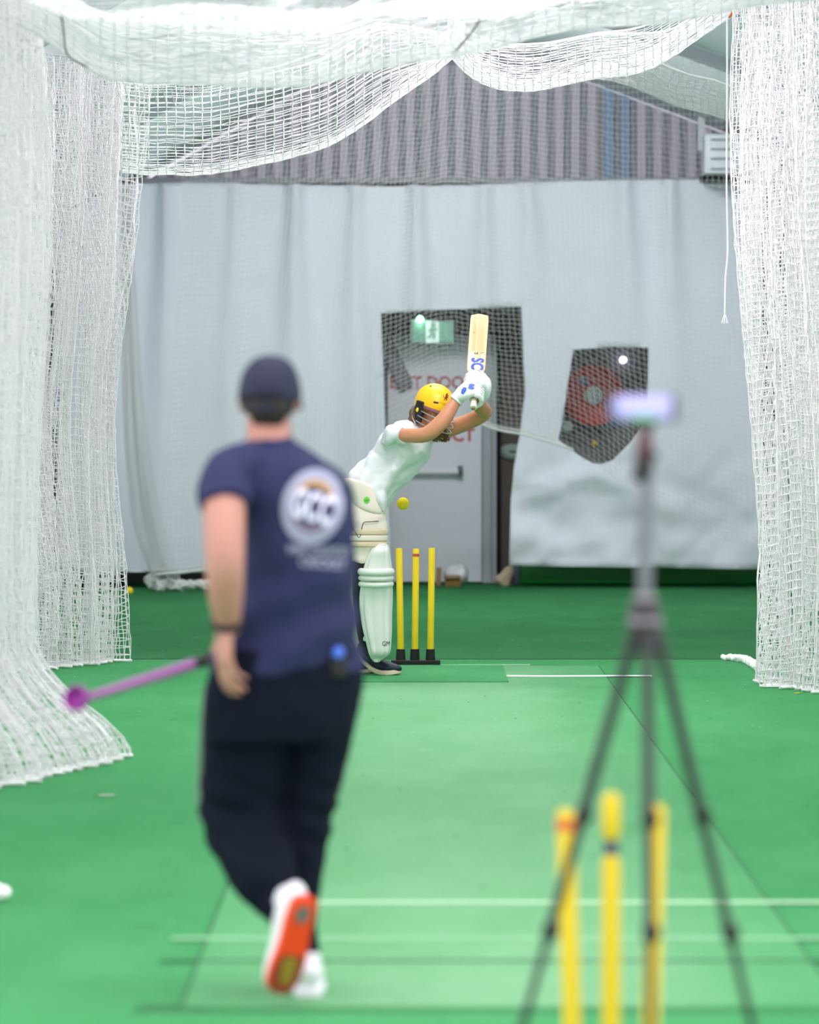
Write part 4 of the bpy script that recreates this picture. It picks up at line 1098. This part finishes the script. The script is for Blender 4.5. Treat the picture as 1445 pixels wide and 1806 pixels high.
LION = [(-1, 5), (0, 6.5), (1.6, 7), (2.8, 6), (2.6, 4.6), (1.8, 4), (2.4, 3), (4.4, 3.6), (4.8, 2.8), (3.0, 1.4), (2.4, .4), (4.2, -.6), (4.4, -1.8), (2.8, -1.6), (1.8, -2), (2.8, -4), (2.4, -6.4), (.8, -6.6), (.4, -5.6), (1.2, -4.8), (.4, -3.2), (-.8, -4.4), (-2.0, -6.6), (-3.4, -6.4), (-3.0, -5.2), (-2.0, -3.8), (-1.6, -1.8), (-2.6, -1.2), (-4.2, .4), (-4.6, 3.0), (-5.6, 4.4), (-5.2, 2.2), (-4.8, -.4), (-3, -2.6), (-1.8, -1.2), (-1.0, 1.2), (-1.4, 3.4)]
s1, f1 = poly_shape([(x * 1.0, y * .95) for x, y in LION]); print_on(helmet, 'lion_emblem', s1, f1, hplace(787, 700, .15), None, M['lion'], .002)
t_ = text_shape('QUEENSLAND', 15, 1.7); print_on(helmet, 'lettering', t_[0], t_[1], hplace(783, 711.5, .2), None, M['lion'], .002)
t_ = text_shape('CRICKET', 9, 1.4); print_on(helmet, 'lettering', t_[0], t_[1], hplace(785, 714.5, .2), None, M['lion'], .002)
s1, f1 = poly_shape([(-4.5, -1.2), (4.5, -1.6), (4.8, 1.2), (-4.2, 1.8)]); print_on(helmet, 'vent_slot', s1, f1, hplace(769, 710, .12), None, M['tripod_dark'], .002)
s1, f1 = poly_shape([(-2.4, -.8), (2.4, -.4), (2.4, .8), (-2.2, .9)]); print_on(helmet, 'vent_slot', s1, f1, hplace(760, 681, -.25), None, M['tripod_dark'], .002)
# white shirt
a = Acc()
TEE = [(643, 884, 41, .165), (652, 866, 43, .165), (668, 846, 43, .165), (688, 822, 43, .168), (706, 798, 45, .186), (721, 779, 44, .192), (733, 766, 36, .165), (741, 754, 25, .095)]
a.tube([H(x, y) for x, y, h, d in TEE], [(h / HS, d) for x, y, h, d in TEE], (0, 1, 0), n=36, cap=.05)
a.tube([H(700, 770, -.10), H(690, 769, -.18), H(700, 768, -.23), H(712, 767.5, -.265)], [.064, .064, .058, .050], (0, 1, 0), n=24, cap=.05)
a.tube([H(735, 768, .08), L_sh, H(778, 759, .19)], [.064, .064, .060], (0, 1, 0), n=24, cap=.05)
a.tube([H(668, 868, -.10), H(676, 886, -.13), H(679, 903, -.13)], [(.05, .05), (.038, .05), (.016, .03)], (0, 1, 0), n=20, cap=.1)   # loose shirt tail
def tee_fold(p):
    d = (p.x - H(690, 820).x) * .75 + (p.z - H(690, 820).z) * .66
    e = (p.x - H(690, 820).x) * .66 - (p.z - H(690, 820).z) * .75
    w = max(0, min(1, (.30 - abs(d)) / .2))
    return .020 * noise.noise((p.x * 9 + p.z * 7, p.y * 6, p.z * 5)) + .015 * w * math.sin(e * 46 + d * 16 + 4 * noise.noise(p * 5)) + .006 * noise.noise(p * 24)
hshirt = a.build('t_shirt', M['shirt_white'], batter, voxel=.006, smooth=2, fold=tee_fold)
# cream trousers with guard, leggings
a = Acc()
a.tube([H(640, 866, 0), H(638, 890, 0), H(636, 915, 0)], [(.130, .165), (.146, .170), (.140, .165)], (0, 1, 0), n=32)
a.tube([H(640, 890, -.06), H(641, 925, -.09), H(642, 955, -.10), H(634, 978, -.1), H(629, 990, -.1)], [(.140, .115), (.142, .115), (.134, .110), (.10, .100), (.088, .09)], (0, 1, 0), n=28, cap=.1)
a.tube([H(640, 890, .12), H(646, 930, .14), H(654, 960, .16), H(654, 985, .16)], [(.130, .11), (.115, .11), (.095, .10), (.085, .095)], (0, 1, 0), n=28, cap=.1)
slacks = a.build('trousers', M['cream'], batter, voxel=.007, smooth=3, fold=lambda p: .007 * noise.noise((p.x * 6, p.y * 8, p.z * 22)) + .004 * noise.noise(p * 18))
def band(y0, y1, m, name):
    vs, fs = [], []
    n = 26
    for k in range(n + 1):
        x = 600 + 84 * k / n; vs += [(x - 642, -(y0 - 945)), (x - 642, -(y1 - 945))]
    fs = [(2 * i, 2 * i + 2, 2 * i + 3, 2 * i + 1) for i in range(n)]
    return print_on(slacks, name, vs, fs, hplace(642, 945), None, m, .004)
for yy, hh_, mm in ((938.5, .016, M['beige']), (949, .017, M['cream']), (960, .014, M['beige'])):
    b = Acc(); b.tube([H(641 + 43 * math.cos(t), yy, -.095 + .122 * math.sin(t)) for t in np.linspace(0, 2 * math.pi, 33)], [(.004, hh_)] * 33, (0, 0, 1), n=10, sub=1, power=3)
    b.build('elastic_band', mm, slacks)
tree = world_bvh(slacks)
def on_slacks(px, py, lift=.012):
    p0 = W(px, py, HD - 1.5); d = (p0 - Vector((0, 0, CAM_H))).normalized(); h = tree.ray_cast(p0, d)[0]
    return (h - d * lift) if h else H(px, py, -.2)
rope('drawcord', [on_slacks(x, y) for x, y in ((620, 929), (628, 940), (633, 948), (637, 942), (639, 928), (643, 921), (655, 920), (668, 919))], .0022, M['lace'], slacks, sub=3)
# padded hip guard with its round badge
a = Acc(); a.tube([H(604, 858, -.08), H(622, 864, -.15), H(645, 878, -.165), H(664, 893, -.14), H(673, 902, -.1)], [(.020, .05), (.034, .075), (.034, .075), (.030, .06), (.016, .03)], (-.5, 0, 1), n=24)
gd = a.build('hip_guard', M['cream'], batter, voxel=.006, smooth=2)
print_on(gd, 'round_badge', *ellipse_shape(.01, 1, nr=3, nt=28, ex=5.5, ey=6), hplace(647, 882), None, M['green_badge'], .004)
t_ = text_shape('GM', 7, 4); print_on(gd, 'lettering', t_[0], t_[1], hplace(647, 883), None, mat('dark_green_print', '1d6a1f', .6), .006)
a = Acc(); a.tube([H(636, 955, -.1), H(638, 985, -.1), H(641, 1005, -.1), H(641, 1060, -.06), H(646, 1120, -.03), RA], [.098, .086, .070, .062, .052, .046], (0, 1, 0), n=24)
a.tube([H(650, 975, .16), H(630, 1008, .16), H(618, 1060, .2), LA], [.09, .072, .062, .046], (0, 1, 0), n=24)
a.build('leggings', M['blackleg'], batter, voxel=.007, smooth=2)
# leg pads
def leg_pad(dx, dy, near=True):
    rows = [(960, 667, 683), (963, 661, 685), (970, 655, 686), (985, 648, 688), (1003, 642, 690), (1035, 637, 691), (1060, 635, 691), (1085, 637, 690), (1110, 641, 690), (1135, 647, 689), (1152, 651, 687), (1161, 655, 677), (1167, 659, 670)]
    a = Acc()
    def canes(t, f): return 1 + (.10 * abs(math.cos(4.5 * t)) - .03 if .05 < f < .95 else 0)
    a.tube([H((l + r) / 2 + dx, y, dy - .045 - .03 * math.sin((y - 960) / 207 * math.pi) - .10 * max(0, 1 - (y - 960) / 110)) for y, l, r in rows], [((r - l) / 2 / HS, .085 if 965 < y < 1160 else .05) for y, l, r in rows], (0, 1, 0), n=90, power=2.6, cap=.2, mod=canes, sub=3, frame=((1, 0, 0), (0, 1, 0), (0, 0, -1)))
    pad = a.build('leg_pad', M['pad_white'], batter)
    for yy, rr in ((1008, .022), (1019, .017), (1030, .017)):
        b = Acc(); b.tube([H(663.5 + dx + 26.5 * math.cos(t), yy + 1.5 * math.sin(t), dy - .088 - .10 * max(0, 1 - (yy - 960) / 110) - .088 * math.sin(t)) for t in np.linspace(-.5, math.pi + .3, 15)], [rr] * 15, (0, 0, 1), n=14, sub=2)
        b.build('knee_roll', M['pad_white'], pad)
    for yy in (1028, 1056, 1128):
        b = Acc(); xx = {1028: 632, 1056: 630, 1128: 645}[yy]
        b.tube([H(xx - 5 + dx, yy - 3, dy - .04), H(xx + dx, yy - 1, dy - .07), H(xx + 9 + dx, yy + 2, dy - .10)], [(.005, .015)] * 3, (0, 0, 1), n=10)
        b.build('strap', M['pad_white'], pad)
    return pad
pad = leg_pad(0, -.02)
t_ = text_shape('GM', 13, 8); print_on(pad, 'lettering', t_[0], t_[1], hplace(681, 1135), None, M['lace'], .004)
leg_pad(-36, .26)
# shoes: right toe down, heel raised
toe_ = floor_at(706, 1190); ball_ = floor_at(690, 1191)
f3 = Vector((.86, -.5, 0)).normalized(); R3 = Matrix((f3.cross(Vector((0, 0, 1))), f3, Vector((0, 0, 1)))).transposed()
h3 = Vector((toe_.x, HD - .02, .0108)) - f3 * .285
shb, sob, sp3 = build_shoe(batter, 'shoe', h3, R3, 1.0, M['shoe_navy'], M['sole_cream'], sole_t=.028, bend=.62)
for i in range(5):
    yy = .12 + .018 * i; zz = .122 - .012 * i
    rope('lace', [sp3(-.03, yy, zz - .02), sp3(0, yy, zz), sp3(.03, yy, zz - .02)], .0035, M['lace'], shb)
rope('lace', [sp3(.0, .12, .125), sp3(.03, .14, .15), sp3(.05, .16, .125), sp3(.02, .13, .12)], .003, M['lace'], shb)
rope('lace', [sp3(.0, .12, .125), sp3(.02, .16, .14), sp3(.03, .19, .10)], .003, M['lace'], shb)
h4 = Vector((xat(606, 30.2), 30.2, .0108)) - Vector((.6, -.8, 0)) * .06; f4 = Vector((.8, -.6, 0)); R4 = Matrix((f4.cross(Vector((0, 0, 1))), f4, Vector((0, 0, 1)))).transposed()
build_shoe(batter, 'shoe', h4, R4, 1.0, M['shoe_navy'], M['sole_cream'])
# gloves wrapped round the handle
def glove(cf, th0, sg, wrist, elbow, label):
    th = math.radians(th0)
    back = e1 * math.sin(th) * -1 + e2 * math.cos(th)          # ccw tangent
    back = back if sg < 0 else -back                            # from the knuckles back to the wrist
    a = Acc()
    k = 1.0 if sg < 0 else 1.28
    a.tube([bp_(cf, .056 * k, th) + back * .070, bp_(cf, .060 * k, th) + back * .04, bp_(cf, .058 * k, th), bp_(cf, .056 * k, th + sg * .5), bp_(cf, .052 * k, th + sg * 1.0)],
           [(.026, .045), (.030, .056), (.030, .060), (.026, .056), (.020, .050)], baxis, n=24, power=2.6)
    g = a.build('glove', M['glove_white'], batter, voxel=.005, smooth=2, label=label)
    for i in range(4):
        o = (i - 1.5) * .027
        b = Acc()
        for j in range(4):
            q0 = .85 + j * .78; b.tube([bp_(cf + o, (.050 - .002 * j) * k, th + sg * (q0 + d)) for d in (0, .33, .66)], [.0155 - .001 * j, .017 - .001 * j, .015 - .001 * j], baxis, n=14, sub=3, cap=.8)
        b.build('finger', M['glove_white'], g)
    b = Acc(); b.tube([bp_(cf + .055, .058, th) + back * .05, bp_(cf + .066, .055, th - sg * .3), bp_(cf + .066, .046, th - sg * 1.0), bp_(cf + .06, .04, th - sg * 1.6)], [.019, .021, .019, .015], baxis, n=16)
    b.build('thumb', M['glove_white'], g)
    wdir = (wrist - elbow).normalized()
    b = Acc(); b.tube([wrist - wdir * .038, wrist + wdir * .0, wrist + wdir * .04], [.044, .040, .044], (0, 1, 0), n=24, sub=3, cap=.05)
    b.build('cuff', M['glove_white'], g)
    return g
g1 = glove(G1, 130, -1, R_wr, R_el, None)
g2 = glove(G2, -25, 1, L_wr, L_el, None)
s1, f1 = poly_shape([(-5, -5), (-1, -7), (4, 1), (3, 6), (-2, 6), (-5, 1)]); print_on(g1, 'blue_patch', s1, f1, hplace(819, 689, .15), None, M['blue_print'], .003)
s1, f1 = poly_shape([(-6, -4), (2, -5), (6, -2), (3, 0), (6, 4), (0, 6), (-5, 4)]); print_on(g1, 'blue_patch', s1, f1, hplace(832, 682, .1), None, M['blue_print'], .003)
# the bat
bat = thing('cricket_bat', tuple(HB_A), 'willow cricket bat with blue letters raised above the yellow helmet', 'bat')
sl_ = blen - .56                                          # where the shoulders begin
hb_ = Acc(); hb_.tube([bp_(0), bp_(.12), bp_(sl_ + .03)], [.0190, .0185, .0175], e1, n=20, cap=.02); hd_ = hb_.build('handle', M['rubber_cream'], bat, shade='auto')
a = Acc(); a.lathe(bp_(-.002), [(0, 0), (.011, 0), (.011, .002), (0, .002)], 20, -baxis); a.build('handle_end', M['brown'], hd_)
rope('grip_ring', [bp_(.004, .0185, t) for t in np.linspace(0, 2 * math.pi, 17)], .003, M['rubber_cream'], hd_, sub=1)
a = Acc(); vs, fs = [], []
SEC = [(0, .020, .012, .016), (.03, .040, .013, .020), (.06, .052, .014, .024), (.10, .054, .015, .028), (.25, .054, .017, .036), (.42, .054, .018, .040), (.52, .054, .015, .028), (.555, .050, .012, .020), (.56, .044, .010, .016)]
fn = e2 if e2.y < 0 else -e2                              # blade side seen by the camera
for f, w, ed, sp_h in SEC:
    c = bp_(sl_ + f)
    for x, y in ((-w, -.012), (w, -.012), (w, ed * .55), (w * .62, ed * .9), (-w * .1, sp_h * 1.0), (-w * .2, sp_h * .98), (-w * .62, ed * .9), (-w, ed * .55)): vs.append(c + e1 * x + fn * y)
n = 8
for i in range(len(SEC) - 1):
    for k in range(n): fs.append((i * n + k, i * n + (k + 1) % n, (i + 1) * n + (k + 1) % n, (i + 1) * n + k))
fs += [tuple(range(n - 1, -1, -1)), tuple(range(len(vs) - n, len(vs)))]
a.add(vs, fs); blade = a.build('blade', M['wood'], bat, shade=False)
bax_px = math.atan2(846.5 - 835, 720 - 557)
def on_bat(f, off):                                       # f metres from shoulders, off px right
    q = bp_(sl_ + f)
    return q
st_v, st_f = [], []
for i in range(9):
    for k in range(7): st_v.append((-12.6 + 25.2 * k / 6, -20 + 40 * i / 8))
for i in range(8):
    for k in range(6): st_f.append((i * 7 + k, i * 7 + k + 1, i * 7 + k + 8, i * 7 + k + 7))
print_on(blade, 'pale_sticker', st_v, st_f, hplace(839, 640, bax_px), None, M['wood_pale'], .0015)
t_ = text_shape('SCC', 34, 23, .04)
t_ = ([(y, -x) for x, y in t_[0]], t_[1])
print_on(blade, 'lettering', t_[0], t_[1], hplace(842, 648, bax_px), None, M['blue_print'], .003)
for pts_ in ([(-1, 0), (9, 3.5), (9, 5), (0, .8)], [(-13, -9), (-7, -6.5), (-8, -7.4), (-13, -9.8)], [(-8, 1), (-6, 4), (-4, 1), (-2, 5), (0, 1), (-4, 0)]):
    s1, f1 = poly_shape(pts_); print_on(blade, 'printed_mark', s1, f1, hplace(844, 625, bax_px), None, M['steel'], .003)
s1, f1 = poly_shape([(-1, -1), (1, -.6), (.6, 1), (-1, .8)]); print_on(blade, 'red_mark', s1, f1, hplace(836, 586, 0), None, M['red'], .002)

# ---------------------------------------------------------------- ball in flight, stumps, tripod
c = W(711, 888, 30.3)
tag(Acc().ell(c, (.0375, .0375, .0375), sub=4).build('cricket_ball', M['ball']), 'yellow practice ball in mid-air above the far yellow stumps', 'ball')
def lathe_stump(p0, p1, r, top=.004):
    ax = (p1 - p0); L = ax.length
    a = Acc(); a.lathe(p0, [(0, 0), (r, 0), (r, L - top), (r - top * .6, L), (0, L)], 24, ax); return a
fs_y = 31.25
fc = (xat(704, fs_y) + xat(762, fs_y)) / 2
far = thing('stumps', (fc, fs_y, 0), 'far set of three yellow stumps on a black rubber base', 'stumps')
bxl, bxr = xat(690, fs_y), xat(777, fs_y)
bs = Acc(); bs.box(((bxl + bxr) / 2, fs_y, .016), (bxr - bxl, .09, .03)); base = bs.build('base', M['black_rubber'], far, bevel=.006)
for pb, pt, yt, red in ((707, 704, 967, 0), (732, 734, 968, 1), (759.5, 762, 966.5, 0)):
    x0 = xat(pb, fs_y); cu = Acc(); cu.lathe((x0, fs_y, .028), [(0, 0), (.031, 0), (.027, .072), (0, .072)], 24); cu.build('cup', M['black_rubber'], base, shade='auto')
    p0, p1 = Vector((x0, fs_y, .09)), Vector((xat(pt, fs_y), fs_y, zat(yt, fs_y)))
    s_ = lathe_stump(p0, p1, .0205).build('stump', M['yellow'], far, shade='auto')
    if red:
        q = p0.lerp(p1, (zat(979, fs_y) - .09) / (p1.z - .09)); r_ = Acc(); r_.lathe(q - Vector((0, 0, .009)), [(.0212, 0), (.0212, .018)], 24); r_.build('red_band', M['red'], s_, shade='auto'); s_['label'] = 'stump with a red band'
ns_y = FPX / 785
near = thing('stumps', (xat(1079, ns_y), ns_y, 0), 'near set of yellow stumps standing behind the tripod legs', 'stumps')
bxl, bxr = xat(955, ns_y), xat(1200, ns_y)
bs = Acc(); bs.box(((bxl + bxr) / 2, ns_y, .016), (bxr - bxl, .09, .03)); base = bs.build('base', M['black_rubber'], near, bevel=.006)
for pb, pt, yt, kind in ((1014, 998, 1428, 'red'), (1079, 1079, 1398, 'blue'), (1146, 1160, 1420, '')):
    x0 = xat(pb, ns_y); cu = Acc(); cu.lathe((x0, ns_y, .028), [(0, 0), (.031, 0), (.027, .072), (0, .072)], 24); cu.build('cup', M['black_rubber'], base, shade='auto')
    p0, p1 = Vector((x0, ns_y, .09)), Vector((xat(pt, ns_y), ns_y, zat(yt, ns_y)))
    if kind == 'blue':
        ax = p1 - p0; L = ax.length; k = (zat(1495, ns_y) - .09) / (p1.z - .09) * L; r = .0205
        a = Acc(); a.lathe(p0, [(0, 0), (r, 0), (r, k - .036), (r * .8, k - .022), (.012, k - .016), (.012, k + .016), (r * .8, k + .022), (r, k + .036), (r, L - .014), (r * .8, L - .003), (0, L)], 24, ax)
        s_ = a.build('stump', M['yellow_near'], near, shade='auto', label='middle stump with a blue joint')
        b = Acc(); b.lathe(p0 + ax.normalized() * (k - .015), [(.0155, 0), (.0155, .030)], 20, ax); b.build('blue_joint', mat('blue_rubber', '1d2c63', .6), s_, shade='auto')
    else:
        s_ = lathe_stump(p0, p1, .0205, .010).build('stump', M['yellow_near'], near, shade='auto')
        if kind == 'red':
            q = p0.lerp(p1, (zat(1455, ns_y) - .09) / (p1.z - .09)); b = Acc(); b.lathe(q - Vector((0, 0, .012)), [(.0215, 0), (.0215, .026)], 24, p1 - p0); b.build('red_band', mat('orange_band', 'd8622a', .5), s_, shade='auto'); s_['label'] = 'stump with an orange red band'
# tripod with a phone
TD = ns_y - .62
TS = FPX / TD
def T(px, py, dy=0.0): return W(px, py, TD + dy)
ft = T(1142, 1900); hubz = zat(1100, TD)
tri = thing('tripod', (ft.x, TD, 0), 'tall thin grey camera tripod standing before the near yellow stumps', 'tripod')
a = Acc(); hx = xat(1138, TD)
a.lathe((hx, TD, zat(1150, TD)), [(0, 0), (.024, 0), (.034, .025), (.036, .085), (.028, .105), (.016, .125), (0, .125)], 28); hub = a.build('hub', M['tripod_dark'], tri, shade='auto')
Acc().lathe((hx, TD, zat(1100, TD)), [(0, 0), (.037, 0), (.034, .03), (.018, .065), (0, .065)], 28).build('collar', mat('tripod_collar', '77737a', .5), hub, shade='auto')
Acc().tube([Vector((hx, TD, zat(1060, TD))), T(1139, 930), T(1140, 838)], [.0145, .0145, .0145], (0, 1, 0), n=20).build('centre_column', M['tripod_grey'], tri)
def leg(top, j1, j2, foot, nm):
    ps = [top, j1, j2, foot]; par = None
    a = Acc()
    for i, r in enumerate((.0125, .0105, .0085)): a.tube([ps[i], ps[i + 1]], [r, r], (0, 1, 0), n=16, sub=1, cap=.2)
    lg = a.build('leg', M['tripod'], tri, shade='auto')
    for q, d in ((j1, j2 - top), (j2, foot - j1)):
        dn = d.normalized(); b = Acc(); b.tube([q - dn * .02, q + dn * .02], [.0155, .0150], (0, 1, 0), n=16, sub=1, cap=.2); b.ell(q + Vector((.012, -.012, 0)), (.010, .010, .014)); b.build('leg_clamp', M['tripod_dark'], lg)
    b = Acc(); b.tube([Vector((foot.x, foot.y, .032)), Vector((foot.x, foot.y, .006))], [.012, .014], (0, 1, 0), n=16, sub=1, cap=.2); b.build('rubber_foot', M['black_rubber'], lg)
def foot_pt(px, dy): p = T(px, 1800, dy); return Vector((p.x, p.y, .02))
def through(top, px_, py_, footy):
    return None
fL = Vector((xat(858, TD + .14), TD + .14, .02)); fR = Vector((xat(1384, TD + .14), TD + .14, .02)); fC = Vector((xat(1152, TD - .28), TD - .28, .02))
for tp, f, y1, y2 in ((T(1122, 1110, .02), fL, 1437, 1637), (T(1158, 1110, .02), fR, 1437, 1640), (T(1142, 1115, -.03), fC, 1447, 1655)):
    zt = tp.z
    k1 = (zt - zat(y1, (tp.y + f.y) / 2)) / (zt - .02); k2 = (zt - zat(y2, f.y)) / (zt - .02)
    leg(tp, tp.lerp(f, k1), tp.lerp(f, k2), f, 0)
# head: knob, joint, handle
Acc().tube([T(1139, 842), T(1136, 815), T(1137, 790)], [.017, .020, .016], (0, 1, 0), n=18).build('pan_head', M['tripod_dark'], tri)
Acc().tube([T(1122, 846, -.02), T(1128, 830, -.02), T(1136, 818, -.0)], [.010, .014, .012], (0, 1, 0), n=14).build('knob', M['tripod_dark'], tri)
Acc().tube([T(1137, 805), T(1138, 775), T(1140, 752)], [(.018, .022), (.015, .018), (.009, .010)], (0, 1, 0), n=18).build('tilt_joint', M['maroon_dark'], tri)
Acc().ell(T(1150, 803, -.01), (.014, .012, .010)).build('knob', M['tripod_dark'], tri)
Acc().box(T(1138, 750, .006), (.04, .035, .012)).box(T(1138, 746, .014), (.05, .014, .012)).build('phone_clamp', M['tripod_dark'], tri, bevel=.003)
p0, p1 = T(1074, 744), T(1197, 697)
pc = (p0 + p1) / 2; pw, phh = p1.x - p0.x, p1.z - p0.z
phn = thing('phone', (pc.x, pc.y, p0.z), 'phone held sideways on the tripod, its lilac screen lit', 'phone')
Rp = Matrix.Rotation(.0, 3, 'Y')
Acc().box(pc, (pw, .009, phh)).build('phone_body', mat('phone_frame', '4b4f5c', .4), phn, bevel=.004)
Acc().box(pc + Vector((0, -.005, .002)), (pw * .80, .002, phh * .90)).build('screen', M['lilac_screen'], phn)
Acc().box(pc + Vector((-pw * .43, -.005, -.004)), (pw * .10, .002, phh * .74)).build('screen_edge', M['blue_screen'], phn)
Acc().box(pc + Vector((0, -.0062, -phh * .36)), (pw * .34, .002, phh * .2)).build('screen_pitch', M['green_screen'], phn)
# batting mat and bits lying on the turf
mt = Acc(); mx0, mx1 = xat(560, 30.5), xat(892, 30.2)
ya, yb = fy(1205), fy(1176)
mt.box(((mx0 + mx1) / 2, (ya + yb) / 2, .0075), (mx1 - mx0, yb - ya, .006)); 
tag(mt.build('batting_mat', M['mat_green'], shade=False), 'short darker green mat under the batter and far stumps', 'mat')
def litter(px, py, w, label, m, name='paper_scrap', cat='scrap'):
    p = floor_at(px, py); a = Acc(); a.box((p.x, p.y, .004), (w, w * .6, .004), Matrix.Rotation(.5, 3, 'Z'))
    tag(a.build(name, m, fold=None), label, cat)
litter(187, 1405, .07, 'pale scrap of paper on the turf below the near left net foot', mat('pale_scrap', 'b9c4b4', .9))
litter(1407, 1224, .035, 'tiny yellow scrap on the turf by the right net hem', M['yellow'])
litter(843, 1179, .03, 'tiny white scrap on the turf right of the far stumps', M['white'])
p = floor_at(2, 1592)
tag(Acc().tube([(p.x - .12, p.y + .02, .03), (p.x - .05, p.y, .035), (p.x + .02, p.y - .01, .03)], [.03, .034, .022], (0, 0, 1), n=14).build('net_scrap', M['net'], None, voxel=.006, fold=lambda q: .008 * noise.noise(q * 40)), 'white lump of net cord on the turf at the frame edge', 'net scrap')
# scuff marks worn into the turf
for px, py, L, wd in ((305, 1778, .10, .05), (347, 1766, .02, .06), (255, 1636, .04, .03)):
    p = floor_at(px, py); strip('scuff_mark', M['stain_dark'], p.x - L, p.x + L, p.y - wd / 2, p.y + wd / 2, .0015, .02)
for o in list(bpy.data.objects):
    if o.type == 'MESH' and o.parent is None and 'kind' not in o and 'label' not in o: print('UNTAGGED', o.name)
